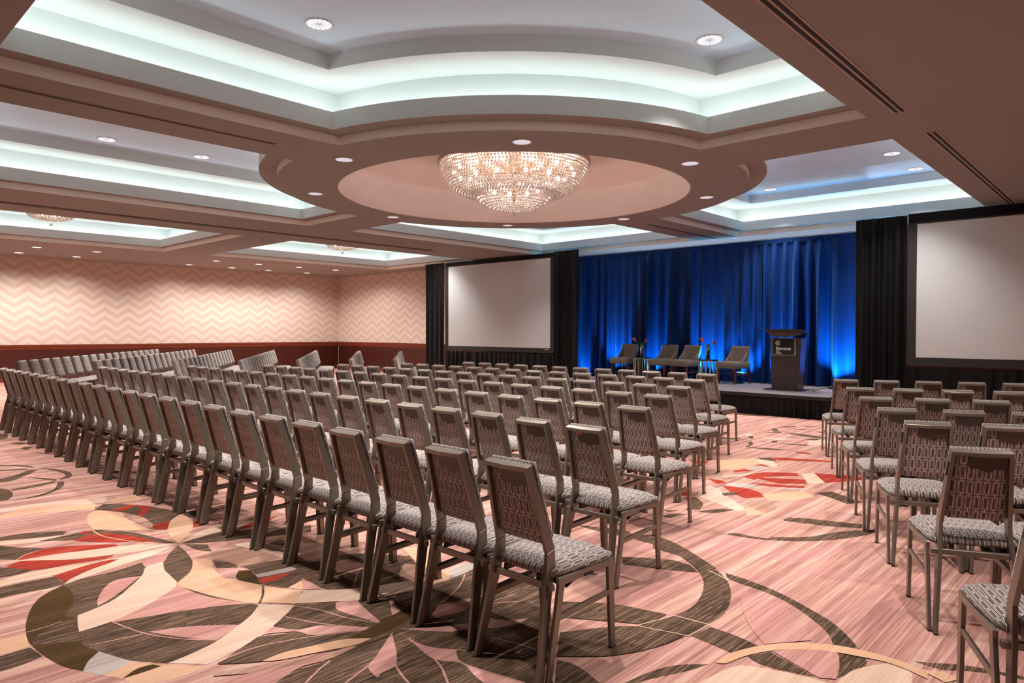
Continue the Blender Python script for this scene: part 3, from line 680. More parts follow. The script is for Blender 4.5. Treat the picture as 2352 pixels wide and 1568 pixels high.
vent(11.65,14.5,7.31,.09,'double slot air vent between the far and right coffers before the stage')
for (x,y,l) in ((15.0,6.99,'right'),(14.95,7.47,'left')):
    t=thing('sprinkler','tiny ceiling sprinkler above the stage curtain, the %s one'%l,'sprinkler',(x-.25,y,ZC),0,'ceiling sprinklers')
    vs,fs=lathe([(.0001,-.004),(.03,-.004),(.036,0)],16); pyobj('cover_plate',vs,fs,M['trim'],t,True)
    bm=bmesh.new(); tube(bm,[(0,0,-.004),(0,0,-.03)],.008,8); obj('head',bm,M['chrome'],t)
# ------------------------------------------------------------------ chandeliers
def beads(rows):
    V,F=[],[]; nu,nv=6,4
    for (r,z,cnt,rad,ph) in rows:
        for k in range(cnt):
            a=2*math.pi*(k+ph)/cnt; cx,cy=r*math.cos(a),r*math.sin(a); b=len(V)
            V.append((cx,cy,z+rad))
            for i in range(1,nv):
                t=math.pi*i/nv
                for j in range(nu):
                    p=2*math.pi*j/nu; V.append((cx+rad*math.sin(t)*math.cos(p),cy+rad*math.sin(t)*math.sin(p),z+rad*math.cos(t)))
            V.append((cx,cy,z-rad)); e=len(V)-1
            for j in range(nu):
                F.append((b,b+1+j,b+1+(j+1)%nu))
                for i in range(nv-2):
                    q=b+1+i*nu; F.append((q+j,q+nu+j,q+nu+(j+1)%nu,q+(j+1)%nu))
                q=b+1+(nv-2)*nu; F.append((e,q+(j+1)%nu,q+j))
    return V,F
def interp(prof,n):
    L=[0]
    for a,b in zip(prof,prof[1:]): L.append(L[-1]+math.hypot(a[0]-b[0],a[1]-b[1]))
    out=[]
    for i in range(n):
        d=L[-1]*i/(n-1)
        for k in range(len(L)-1):
            if d<=L[k+1]+1e-9:
                t=(d-L[k])/(L[k+1]-L[k]); out.append((prof[k][0]+(prof[k+1][0]-prof[k][0])*t,prof[k][1]+(prof[k+1][1]-prof[k][1])*t)); break
    return out
def bowl(parent,name,prof,n,rad,pitch):
    rows=[(r,z,max(6,int(2*math.pi*r/pitch)),rad,(i%2)*.0) for i,(r,z) in enumerate(interp(prof,n)) if r>.03]
    V,F=beads(rows); o=pyobj(name,V,F,M['bead'],parent,True); return o
def ringm(parent,name,r,z,h,w,mat):
    vs,fs=lathe([(r-w/2,z-h/2),(r+w/2,z-h/2),(r+w/2,z+h/2),(r-w/2,z+h/2),(r-w/2,z-h/2)],72); return pyobj(name,vs,fs,mat,parent,False)
def big_chandelier():
    t=thing('chandelier','large two-tier crystal bead chandelier in the round ceiling dome','chandelier',(DC[0],DC[1],0))
    up=[(1.15,4.06),(1.13,3.97),(1.08,3.87),(1.02,3.78),(.94,3.70),(.84,3.645),(.72,3.61),(.6,3.60)]
    lo=[(.645,3.79),(.665,3.72),(.61,3.62),(.56,3.54),(.49,3.48),(.40,3.435),(.28,3.40),(.14,3.375),(.05,3.36)]
    bowl(t,'upper_bowl',up,18,.0195,.050); bowl(t,'lower_bowl',lo,15,.0185,.042)
    ringm(t,'upper_rim',1.165,4.1,.05,.03,M['brass']); ringm(t,'lower_rim',.668,3.80,.04,.03,M['brass'])
    vs,fs=lathe([(.5,4.34),(.5,4.30),(.1,4.28),(.03,4.2),(.03,3.5),(.0001,3.49)],32); pyobj('stem',vs,fs,M['brass'],t,True)
    vs,fs=lathe([(1.12,4.105),(.03,4.125),(.03,4.135),(1.12,4.115),(1.12,4.105)],48); pyobj('light_block_disc',vs,fs,M['brass'],t,True)  # opaque disc added to keep bulb light off the dome above
    bm=bmesh.new()
    for k in range(12):
        a=2*math.pi*k/12; tube(bm,[(.03*math.cos(a),.03*math.sin(a),4.15),(1.16*math.cos(a),1.16*math.sin(a),4.09)],.008,6)
        tube(bm,[(.03*math.cos(a),.03*math.sin(a),3.85),(.62*math.cos(a),.62*math.sin(a),3.8)],.006,6)
    obj('arms',bm,M['brass'],t)
    vs,fs=lathe([(.0001,3.30),(.022,3.315),(.028,3.34),(.018,3.365),(.0001,3.37)],12); pyobj('finial',vs,fs,M['bead'],t,True)
    vb,fb=lathe([(.0001,-.034),(.02,-.025),(.03,-.005),(.024,.018),(.012,.034),(.0001,.036)],12)
    me=None
    for r,z,n,ph in ((.93,3.95,14,.3),(.68,3.86,10,.6),(.38,3.70,8,.2)):
        for k in range(n):
            a=2*math.pi*(k+ph)/n
            if me is None:
                o=pyobj('bulb',vb,fb,M['bulb'],t,True); me=o.data
            else:
                o=bpy.data.objects.new('bulb',me); link(o,t)
            o.location=(r*math.cos(a),r*math.sin(a),z)
    return t
big_chandelier()
def small_chandelier(x,y,lab):
    t=thing('chandelier',lab,'chandelier',(x,y,0),0,'small bead chandeliers over the rear')
    bowl(t,'bead_bowl',[(.44,3.965),(.42,3.92),(.36,3.875),(.27,3.845),(.15,3.83),(.05,3.825)],9,.017,.04)
    ringm(t,'rim',.45,3.985,.03,.02,M['brass'])
    vs,fs=lathe([(.2,4.37),(.2,4.35),(.03,4.33),(.015,3.9),(.0001,3.9)],24); pyobj('stem',vs,fs,M['brass'],t,True)
    vs,fs=lathe([(.0001,3.70),(.02,3.705),(.03,3.725),(.02,3.75),(.006,3.755),(.004,3.83)],12); pyobj('drop_ball',vs,fs,M['chrome'],t,True)
    vb,fb=lathe([(.0001,-.03),(.025,0),(.0001,.03)],10)
    for k in range(6):
        a=k*math.pi/3; o=pyobj('bulb',vb,fb,M['bulb'],t,True); o.location=(.22*math.cos(a),.22*math.sin(a),3.95)
small_chandelier(4.0,17.15,'small bead chandelier with hanging ball, at left edge of the photo')
small_chandelier(11.15,17.15,'small bead chandelier with hanging ball, left of the left projection screen')
# ------------------------------------------------------------------ banquet chair
def uvlayer(bm,fn):
    L=bm.loops.layers.uv.new('UVMap')
    for f in bm.faces:
        for l in f.loops: l[L].uv=fn(l.vert.co,f.normal)
LEAN=math.atan2(.107,.387); NF=Vector((math.cos(LEAN),0,math.sin(LEAN))); UPV=Vector((-math.sin(LEAN),0,math.cos(LEAN)))
KN=Vector((.107,0,.533)); BH=.387/math.cos(LEAN)
def bp(t,y,d): return KN+UPV*t+Vector((0,y,0))+NF*d          # point on the leaning back: t up, d forward
def halfw(t): return .150+(.122-.150)*t/BH
def make_chair():
    t=thing('banquet_chair','','chair')
    # back frame: two posts and top rail
    bm=bmesh.new()
    for s in (-1,1):
        secs=[]
        for tt,dp in ((.0,.055),(.2,.045),(BH,.036)):
            secs.append((bp(tt,s*halfw(tt),dp/2),(0,.0095,0),NF*(dp/2)))
        bar(bm,secs)
    bar(bm,[(bp(BH-.008,-halfw(BH)-.009,.02),UPV*.011,NF*.02),(bp(BH-.008,0,.012),UPV*.011,NF*.02),(bp(BH-.008,halfw(BH)+.009,.02),UPV*.011,NF*.02)])
    bevel(bm,.002); obj('back_frame',bm,M['frame'],t)
    # handle plate with rounded lower corners and oval tab
    P=[]; y0,y1=-.112,.052
    for a in range(0,91,15): P.append((y0+.018-.018*math.sin(R_(a+0)) ,BH-.092+.018-.018*math.cos(R_(a))))
    P=P[::-1]
    Q=[(y0,BH-.015)]+[(y0+.018-.018*math.cos(R_(a)),BH-.074-.018*math.sin(R_(a))) for a in range(0,91,15)]
    ym=(y0+y1)/2
    Q+=[(ym-.026,BH-.092),(ym-.024,BH-.099),(ym-.014,BH-.104),(ym+.014,BH-.104),(ym+.024,BH-.099),(ym+.026,BH-.092)]
    Q+=[(y1-.018+.018*math.sin(R_(a)),BH-.074-.018*math.cos(R_(a))) for a in range(0,91,15)]+[(y1,BH-.015)]
    bm=bmesh.new()
    va=[bm.verts.new(bp(b,a,.012)) for a,b in Q]; vb=[bm.verts.new(bp(b,a,.019)) for a,b in Q]
    bm.faces.new(va); bm.faces.new(vb[::-1])
    for i in range(len(Q)): bm.faces.new((va[i],va[(i+1)%len(Q)],vb[(i+1)%len(Q)],vb[i]))
    obj('handle_plate',bm,M['plate'],t)
    # backrest: upholstered pad; rear face sits between the posts, front face laps over them
    bm=bmesh.new(); nt,ny=13,9
    def grid(d0,bulge,lap,flip,t0,t1):
        g=[]
        for i in range(nt):
            u=i/(nt-1); tt=t0+(t1-t0)*u; row=[]
            for j in range(ny):
                v=-1+2*j/(ny-1); hw=(halfw(tt)+lap)
                # rounded lower corners
                if u<.08: hw-=.02*(1-u/.08)**2
                e=max(0,1-abs(v)**6)*min(1,u/.06,(1-u)/.04+.0)
                row.append(bm.verts.new(bp(tt,v*hw,d0+bulge*e)))
            g.append(row)
        for i in range(nt-1):
            for j in range(ny-1):
                q=(g[i][j],g[i][j+1],g[i+1][j+1],g[i+1][j]); bm.faces.new(q if flip else q[::-1])
        return g
    A=grid(.026,-.008,-.0095,False,.028,BH-.012)      # rear panel
    B=grid(.052,0,-.0095,True,.028,BH+.002)
    A2=grid(.050,0,.006,False,.026,BH+.004); F2=grid(.066,.016,.006,True,.026,BH+.004)
    def rim(g,h):
        e1=[g[0][j] for j in range(ny)]+[g[i][ny-1] for i in range(1,nt)]+[g[nt-1][j] for j in range(ny-2,-1,-1)]+[g[i][0] for i in range(nt-2,0,-1)]
        e2=[h[0][j] for j in range(ny)]+[h[i][ny-1] for i in range(1,nt)]+[h[nt-1][j] for j in range(ny-2,-1,-1)]+[h[i][0] for i in range(nt-2,0,-1)]
        for i in range(len(e1)):
            k=(i+1)%len(e1); bm.faces.new((e1[i],e1[k],e2[k],e2[i]))
    rim(A,B); rim(A2,F2)
    bmesh.ops.recalc_face_normals(bm,faces=bm.faces[:])
    def uvb(co,n):
        d=(co-KN); tt=d.dot(UPV); dd=d.dot(NF); sg=1 if co.y>0 else -1
        return (co.y+sg*(dd-.03 if abs(n.y)>.5 else 0)+.0185, tt+(dd if abs(n.dot(UPV))>.7 else 0))
    uvlayer(bm,uvb); o=obj('backrest',bm,M['fabric'],t)
    for p in o.data.polygons: p.use_smooth=len(p.vertices)==4
    # seat cushion
    bm=bmesh.new(); nx,ny2=13,13
    def seatp(u,v,top):
        s=.125+u*.405; hw=.188+.023*min(1,u*1.6)
        c=abs(2*u-1); e=max(0,1-abs(v)**5)*max(0,1-c**6)
        # plan corners rounded
        k=max(0,(c-.8)/.2)**2; hw2=hw-.016*k
        if top: z=.459+.034*e**.6
        else: z=.437-.008*(1-u)**3
        ins=.0 if top else .0
        return Vector((s,v*hw2,z))
    T=[[bm.verts.new(seatp(i/(nx-1),-1+2*j/(ny2-1),True)) for j in range(ny2)] for i in range(nx)]
    Bt=[[bm.verts.new(seatp(i/(nx-1),-1+2*j/(ny2-1),False)) for j in range(ny2)] for i in range(nx)]
    for i in range(nx-1):
        for j in range(ny2-1):
            bm.faces.new((T[i][j],T[i+1][j],T[i+1][j+1],T[i][j+1])); bm.faces.new((Bt[i][j],Bt[i][j+1],Bt[i+1][j+1],Bt[i+1][j]))
    ed=lambda g:[g[0][j] for j in range(ny2)]+[g[i][ny2-1] for i in range(1,nx)]+[g[nx-1][j] for j in range(ny2-2,-1,-1)]+[g[i][0] for i in range(nx-2,0,-1)]
    e1,e2=ed(T),ed(Bt)
    mid=[]
    for a,b in zip(e1,e2):
        m=(a.co+b.co)/2; c=Vector((.33,0,m.z)); dv=(m-c).normalized(); mid.append(bm.verts.new(m+dv*.006))
    for i in range(len(e1)):
        k=(i+1)%len(e1); bm.faces.new((e1[i],mid[i],mid[k],e1[k])); bm.faces.new((mid[i],e2[i],e2[k],mid[k]))
    bmesh.ops.recalc_face_normals(bm,faces=bm.faces[:])
    def uvs(co,n):
        sg=1 if co.y>0 else -1
        return (co.y+(sg*(.459-co.z) if abs(n.y)>.5 else 0)+.0185, co.x+((co.z-.459) if n.x<-.5 else (.459-co.z if n.x>.5 else 0)))
    uvlayer(bm,uvs); obj('seat',bm,M['fabric'],t,True)
    # rear legs: from knee down, splayed sideways
    for s in (-1,1):
        bm=bmesh.new()
        bar(bm,[(KN+NF*.027+Vector((0,s*.150,0)),NF*.0275,(0,.0095,0)),((.131,s*.152,.485),(.0305,0,0),(0,.0095,0)),((.108,s*.158,.40),(.030,0,0),(0,.0095,0)),((.022,s*.191,.006),(.0205,0,0),(0,.009,0))]); bevel(bm,.002)
        box(bm,.0,.04,s*.191-.0105,s*.191+.0105,0,.008,1); obj('rear_leg',bm,[M['frame'],M['black']],t)
    # front legs, side rails, rear braces
    for s in (-1,1):
        y=s*.205
        bm=bmesh.new(); bar(bm,[((.508,y,.425),(.023,0,0),(0,.0095,0)),((.531,y,.006),(.0175,0,0),(0,.009,0))]); bevel(bm,.002); box(bm,.512,.55,y-.0105,y+.0105,0,.008,1); obj('front_leg',bm,[M['frame'],M['black']],t)
        bm=bmesh.new(); bar(bm,[((.122,y,.418),(0,0,.017),(0,.0095,0)),((.53,y,.418),(0,0,.017),(0,.0095,0))]); bevel(bm,.002); obj('side_rail',bm,M['frame'],t)
        bm=bmesh.new(); bar(bm,[((.144,y,.405),(.021,0,0),(0,.009,0)),((.058,s*.209,.006),(.0165,0,0),(0,.0085,0))]); bevel(bm,.002); box(bm,.041,.076,s*.209-.01,s*.209+.01,0,.008,1); obj('brace_leg',bm,[M['frame'],M['black']],t)
        bm=bmesh.new(); bar(bm,[((.128,y,.262),(0,0,.013),(0,.007,0)),((.510,y,.277),(0,0,.013),(0,.007,0))]); bevel(bm,.0015); obj('stretcher',bm,M['frame'],t)
    bm=bmesh.new(); bar(bm,[((.105,-.195,.395),(.011,0,0),(0,0,.014)),((.105,.195,.395),(.011,0,0),(0,0,.014))]); bevel(bm,.002); obj('rear_crossbar',bm,M['frame'],t)
    bm=bmesh.new(); bar(bm,[((.49,-.19,.40),(.011,0,0),(0,0,.014)),((.49,.19,.40),(.011,0,0),(0,0,.014))]); bevel(bm,.002)
    for yy in (-.1,.1): box(bm,.115,.48,yy-.012,yy+.012,.408,.43,1)
    obj('seat_support',bm,[M['frame'],M['black']],t)
    # curved blue-grey plate below the seat
    bm=bmesh.new(); secs=[]
    for i in range(9):
        a=-1+2*i/8; secs.append(((.2+.22*(i/8),-.19,.372+.022*(1-a*a)),(.02,0,0),(0,.03,0)))
    prev=None
    for c,_,_ in secs:
        r=[bm.verts.new((c[0],yy,c[2]+dz)) for yy,dz in ((-.195,0),(-.06,.004),(-.06,.009),(-.195,.005))]
        if prev:
            for k in range(4): bm.faces.new((prev[k],prev[(k+1)%4],r[(k+1)%4],r[k]))
        else: bm.faces.new(r[::-1])
        prev=r
    bm.faces.new(prev); obj('under_seat_plate',bm,M['bluegrey'],t)
    bm=bmesh.new(); box(bm,.30,.36,-.2205,-.2145,.404,.412); bevel(bm,.001); obj('link_bracket',bm,M['black'],t)
    bm=bmesh.new(); bar(bm,[(bp(BH*.66,halfw(BH*.66)+.012,.02),(0,.003,0),NF*.006),(bp(BH*.84,halfw(BH*.84)+.012,.02),(0,.003,0),NF*.006)]); obj('stacking_bumper',bm,M['black'],t)
    return t
CH=make_chair(); CH['group']='g'
PARTS=None
_parts=list(CH.children); _first=[True]
def chair(x,y,rz,label,group):
    if _first[0]:
        r=CH; _first[0]=False
    else:
        r=CH.copy(); COL.objects.link(r)
        for ch in _parts:
            c=ch.copy(); COL.objects.link(c); c.parent=r
    r.location=(x,y,0); r.rotation_euler=(0,0,rz); r['label']=label; r['group']=group
    return r
stick=None
for r,row in enumerate(MIDPOS):
    for i,q in enumerate(row.split()):
        x,y=(float(v) for v in q.split(','))
        c=chair(x,y,rnd.uniform(-.012,.012),'banquet chair, middle block, %s row from the camera, %s from that row\'s right end'%(ORD[r+1],ORD[i+1]),'patterned banquet chairs in the middle block')
        if r==1 and i==0: stick=c
FR=[(18,3.115,15.25,54.0,.4535),(17,4.123,14.443,55.5,.462),(16,5.211,13.694,57.6,.465),(15,6.196,13.053,57.2,.47),(14,7.081,12.45,56.0,.47),(13,7.915,11.89,54.0,.47),(12,8.634,11.376,51.2,.47)]
for r,(n,x,y,an,sp) in enumerate(FR):
    D=Vector((math.cos(R_(an)),math.sin(R_(an)))); fw=Vector((D.y,-D.x))
    p=Vector((x,y))-D*.128-fw*.03
    for i in range(n):
        q=p+D*sp*i
        chair(q.x,q.y,math.atan2(fw.y,fw.x)+rnd.uniform(-.01,.01),'banquet chair, left block, %s row from the camera, %s from its aisle end'%(ORD[r+1],ORD[i+1]),'patterned banquet chairs in the left block')
D2=Vector((math.cos(R_(-65.5)),math.sin(R_(-65.5)))); f2=Vector((-D2.y,D2.x))
RR=[(2,2.98,.18,0),(2,3.966,.734,1),(3,4.932,1.171,1),(4,5.646,1.525,1),(4,6.508,1.907,1),(5,7.522,2.33,1),(6,8.686,2.834,1)]
for r,(n,x,y,cn) in enumerate(RR):
    p=Vector((x,y))+D2*(.128 if cn else 0)
    for i in range(n):
        q=p+D2*.434*i
        chair(q.x,q.y,math.atan2(f2.y,f2.x)+rnd.uniform(-.01,.01),'banquet chair, right block, %s row from the camera, %s from its aisle end'%(ORD[r+1],ORD[i+1]),'patterned banquet chairs in the right block')
for ch in stick.children:
    if ch.name.startswith('handle_plate'):
        bm=bmesh.new(); bar(bm,[(bp(BH-.035,.036,.0115),UPV*.009,(0,.014,0)),(bp(BH-.035,.036,.0105),UPV*.009,(0,.014,0))]); o=obj('sticker',bm,M['sticker'],ch); o['label']='small red and white sticker'
# ------------------------------------------------------------------ stage
SX0,SX1,SY0,SY1,SZ=12.14,14.62,4.05,10.2,.40
def pleats(bm,pts,z0,z1,amp,pitch,seed,flare=.4,nz=6,curl=0):
    """hanging pleated cloth along a polyline of (x,y); normal to the left of travel"""
    rr=random.Random(seed); P=[]
    for (a,b) in zip(pts,pts[1:]):
        a,b=Vector(a),Vector(b); L=(b-a).length; k=max(2,int(L/(pitch/8))); d=(b-a)/k; nrm=Vector((-d.y,d.x)).normalized()
        for i in range(k): P.append((a+d*i,nrm))
    P.append((Vector(pts[-1]),P[-1][1]))
    ph=0; cols=[]; s=0; f1=rr.uniform(.8,1.2); am=1
    for i,(p,nrm) in enumerate(P):
        if i: s+=(p-P[i-1][0]).length
        ph+=2*math.pi/8*(1+.35*math.sin(s*2.3+seed)+.2*math.sin(s*5.9+seed*2))
        w=math.sin(ph)+.35*math.sin(ph*.5+seed)+.2*math.sin(ph*2+1)
        cols.append((p,nrm,w,1+.5*math.sin(s*1.7+seed*3)))
    g=[]
    for (p,nrm,w,m) in cols:
        row=[]
        for j in range(nz+1):
            u=j/nz; z=z1+(z0-z1)*u
            a=amp*m*(.55+flare*u)*min(1,.35+u*6)
            q=p+nrm*(w*a)
            row.append(bm.verts.new((q.x,q.y,z)))
        g.append(row)
    for i in range(len(g)-1):
        for j in range(nz): 
            fc=bm.faces.new((g[i][j],g[i+1][j],g[i+1][j+1],g[i][j+1])); fc.smooth=True
    return g
def thicken(o,th):
    m=o.modifiers.new('cloth_thickness','SOLIDIFY'); m.thickness=th; m.offset=0
t=thing('stage','low stage platform with grey carpeted top and black pleated skirt','stage',((SX0+SX1)/2,(SY0+SY1)/2,0))
ox,oy=t.location.x,t.location.y
bm=bmesh.new(); box(bm,SX0-ox,SX1-ox,SY0-oy,SY1-oy,SZ-.03,SZ); obj('deck',bm,M['deck'],t)
bm=bmesh.new(); box(bm,SX0-.012-ox,SX0-ox,SY0-.012-oy,SY1+.012-oy,SZ-.06,SZ-.004); box(bm,SX0-ox,SX1-ox,SY0-.012-oy,SY0-oy,SZ-.06,SZ-.004); box(bm,SX0-ox,SX1-ox,SY1-oy,SY1+.012-oy,SZ-.06,SZ-.004); obj('edge_band',bm,M['edge'],t)
bm=bmesh.new(); pleats(bm,[(SX0+.02-ox,SY1-oy),(SX0+.02-ox,SY0-oy)],.006,SZ-.045,.034,.12,3,.5,4); pleats(bm,[(SX0+.03-ox,SY0+.02-oy),(SX1-.3-ox,SY0+.02-oy)],.006,SZ-.045,.03,.12,5,.5,4); pleats(bm,[(SX1-.3-ox,SY1-.02-oy),(SX0+.03-ox,SY1-.02-oy)],.006,SZ-.045,.02,.11,6,.5,4)
o=obj('skirt',bm,M['drape'],t)
bm=bmesh.new()
for x in (SX0+.3,SX0+1.3,SX1-.3):
    for y in (SY0+.3,(SY0+SY1)/2,SY1-.3): box(bm,x-ox-.03,x-ox+.03,y-oy-.03,y-oy+.03,0,SZ-.03)
obj('support_frame',bm,M['black'],t)
# blue curtain panels
XC=14.5
for k,(y0,y1,lab) in enumerate(((9.12,11.35,'left panel of the blue velvet stage curtain'),(6.24,9.20,'middle panel of the blue velvet stage curtain'),(4.1,6.32,'right panel of the blue velvet stage curtain'))):
    t=thing('stage_curtain',lab,'curtain',(XC,(y0+y1)/2,0),0,'blue velvet curtain panels behind the stage')
    bm=bmesh.new(); pleats(bm,[(0,(y1-y0)/2),(0,-(y1-y0)/2)],.41,3.39,.115,.29,11+k*4,.5,16); o=obj('cloth',bm,M['blue'],t,True)
    bm=bmesh.new(); pleats(bm,[(-.012,(y1-y0)/2),(-.012,-(y1-y0)/2)],3.375,3.465,.012,.05,4+k,.3,2); obj('header',bm,M['blue'],t,True)
    bm=bmesh.new(); tube(bm,[(.03,(y1-y0)/2,3.43),(.03,-(y1-y0)/2,3.43)],.02,8); obj('rod',bm,M['black'],t)
    bm=bmesh.new()
    for yy in ((y1-y0)/2-.05,): tube(bm,[(.14,yy,.0),(.14,yy,3.43)],.022,8); tube(bm,[(.14,yy,3.43),(.03,yy,3.43)],.015,6)
    obj('upright',bm,M['black'],t)
# projection screens with drape kits
def screen(X,y0,y1,z0,z1,bez,lab,dl,dr,side):
    yc=(y0+y1)/2; t=thing('projection_screen',lab,'projection screen',(X,yc,0),0,'projection screens beside the stage')
    h=(y1-y0)/2
    bm=bmesh.new(); box(bm,-.004,.004,-h,h,z0,z1); obj('screen_surface',bm,M['screen'],t)
    bm=bmesh.new(); b=bez
    box(bm,-.012,.03,-h-b,-h,z0-b,z1+b*.2); box(bm,-.012,.03,h,h+b,z0-b,z1+b*.2); box(bm,-.012,.03,-h,h,z0-b,z0); box(bm,-.012,.03,-h,h,z1,z1+b*.2); o=obj('frame',bm,M['bezel'],t)
    bm=bmesh.new(); w=.018
    for i in range(5): box(bm,-.0135,-.012,-h+.05+i*.03,-h+.05+i*.03+.02,z0-b*.36,z0-b*.36+w); 
    obj('maker_mark',bm,M['letter'],t)
    bm=bmesh.new()
    for yy in (-h*.7,h*.7):
        bar(bm,[((.06,yy,.0),(.02,0,0),(0,.02,0)),((.06,yy,z0),(.02,0,0),(0,.02,0))]); box(bm,-.25,.4,yy-.02,yy+.02,0,.03)
    obj('stand_legs',bm,M['black'],t)
    g='black drape panels beside the screens'
    # skirt below
    k=bmesh.new(); pleats(k,[(X+.0,y1+b),(X+.0,y0-b)],.01,z0-b-.03,.03,.2,21+side,.5,6)
    o=obj('screen_skirt',k,M['drape']); tag(o,'black pleated skirt below the %s projection screen'%('left' if side==0 else 'right'),'drape','black skirts below the screens')
    k=bmesh.new(); pleats(k,[(X+.01,y1+b),(X+.01,y0-b)],z1+b*.2,ZC-.03 if side==0 else 3.545,.004,.6,31+side,.2,2)
    o=obj('screen_valance',k,M['drape']); tag(o,'flat black valance above the %s projection screen'%('left' if side==0 else 'right'),'drape','black valances above the screens')
    for (a,bb,l,zt) in dl+dr:
        k=bmesh.new(); pleats(k,[(X-.03,bb),(X-.03,a)],.01,zt,.06,.25,int(41+a*7),.35,10)
        o=obj('side_drape',k,M['drape'],None,True); tag(o,l,'drape',g)
screen(14.0,11.74,15.79,1.05,3.44,.13,'large white projection screen left of the stage',[(15.93,16.87,'black drape at the left edge of the left projection screen',3.575)],[(10.78,11.60,'black drape between the left screen and the blue curtain',3.585)],0)
screen(13.4,-1.0,3.05,1.075,3.36,.14,'large white projection screen right of the stage',[(3.20,4.03,'black drape between the blue curtain and the right screen',3.52)],[(-2.0,-1.16,'black drape at the far right of the right screen',3.52)],1)
# blue uplights on the stage floor behind the chairs
for i,(y,e) in enumerate(((10.85,1.0),(9.85,.8),(8.75,.9),(7.35,1.2),(6.55,.8),(5.7,1.0),(4.6,1.4))):
    t=thing('uplight','small black floor uplight with blue beam at the curtain foot, %s from left'%ORD[i+1],'uplight',(14.06,y,SZ if y<SY1 else 0),0,'blue uplights along the curtain')
    bm=bmesh.new(); box(bm,-.05,.05,-.09,.09,.0,.045); bevel(bm,.006); obj('housing',bm,M['black'],t)
    d=spot(t,(.04,0,.06),SPOT_BLUE*e,84,1.0,(.02,.52,1.0),.03,(math.pi-R_(29),0,R_(-90)),'blue_lamp')
for i,y in enumerate((10.6,9.3,8.0,6.7,5.4,4.2)):  # hidden uplights added to light the ceiling strip above the curtain
    t=thing('uplight','added floor uplight hidden behind the blue curtain, %s from left'%ORD[i+1],'uplight',(15.0,y,0),0,'added uplights behind the curtain')
    bm=bmesh.new(); box(bm,-.05,.05,-.09,.09,.0,.045); bevel(bm,.006); obj('housing',bm,M['black'],t)
    spot(t,(0,0,.06),SPOT_BEHIND,75,.9,(.45,.66,1.0),.03,(math.pi,0,0),'blue_lamp')
# stage chairs
def stage_chair(x,y,rz,lab):
    t=thing('stage_chair',lab,'chair',(x,y,SZ),rz,'grey velvet chairs on the stage')   # local +x faces forward
    bm=bmesh.new(); bar(bm,[((.03,0,.325),(.245,0,0),(0,.25,0)),((.03,0,.43),(.255,0,0),(0,.258,0)),((.03,0,.475),(.235,0,0),(0,.235,0))]); bevel(bm,.02,3); obj('seat',bm,M['greyvelvet'],t,True)
    # scooped back wrapping forward at the sides
    bm=bmesh.new(); n=15; m=9; G=[[],[]]
    for i in range(m):
        u=i/(m-1); z=.36+u*.44
        ro,ri=[],[]
        for j in range(n):
            v=-1+2*j/(n-1); av=abs(v)
            wing=.30*max(0,1-u*1.35)**1.3+.05
            hw=.245
            if av>.72:
                k=(av-.72)/.28; y_=math.copysign(hw,v)-math.copysign(.012*(1-k),v); xo=-.20-.07*u+.03+wing*k
            else: y_=v/.72*(hw-.02); xo=-.20-.07*u-.02*(1-(av/.72)**2)
            th=.065
            yo=y_; ro.append(bm.verts.new((xo,yo,z)))
            if av>.72: ri.append(bm.verts.new((xo+.035*(1-min(1,(av-.72)/.28)),y_-math.copysign(.05,v),z)))
            else: ri.append(bm.verts.new((xo+th,y_*.86,z)))
        G[0].append(ro); G[1].append(ri)
    for i in range(m-1):
        for j in range(n-1):
            bm.faces.new((G[0][i][j],G[0][i][j+1],G[0][i+1][j+1],G[0][i+1][j])); bm.faces.new((G[1][i][j],G[1][i+1][j],G[1][i+1][j+1],G[1][i][j+1]))
        for j in (0,n-1): bm.faces.new((G[0][i][j],G[0][i+1][j],G[1][i+1][j],G[1][i][j]))
    for i in (0,m-1):
        for j in range(n-1): bm.faces.new((G[0][i][j],G[1][i][j],G[1][i][j+1],G[0][i][j+1]))
    o=obj('backrest',bm,M['greyvelvet'],t,True)
    sd=o.modifiers.new('soft','SUBSURF'); sd.levels=1; sd.render_levels=1
    for sx,sy in ((1,1),(1,-1),(-1,1),(-1,-1)):
        bm=bmesh.new(); xx=.21 if sx>0 else -.2; 
        bar(bm,[((xx,sy*.215,.335),(.022,0,0),(0,.022,0)),((xx-(.0 if sx>0 else .05),sy*.22,0),(.014,0,0),(0,.014,0))]); bevel(bm,.003); obj('leg',bm,M['legwood'],t)
    for sy in (-1,1):
        bm=bmesh.new(); bar(bm,[((.205,sy*.217,.2),(0,0,.014),(0,.009,0)),((-.215,sy*.217,.2),(0,0,.014),(0,.009,0))]); obj('side_stretcher',bm,M['legwood'],t)
    bm=bmesh.new(); bar(bm,[((-.22,-.215,.23),(0,0,.014),(.009,0,0)),((-.22,.215,.23),(0,0,.014),(.009,0,0))]); obj('back_stretcher',bm,M['legwood'],t)
    return t
stage_chair(14.08,9.44,R_(178),'grey velvet armless chair on stage, leftmost of the four')
stage_chair(14.05,8.36,R_(168),'grey velvet armless chair on stage, right of the left table')
stage_chair(14.0,7.76,R_(166),'grey velvet armless chair on stage, left of the right table')
stage_chair(13.98,6.62,R_(165),'grey velvet armless chair on stage, nearest the lectern')
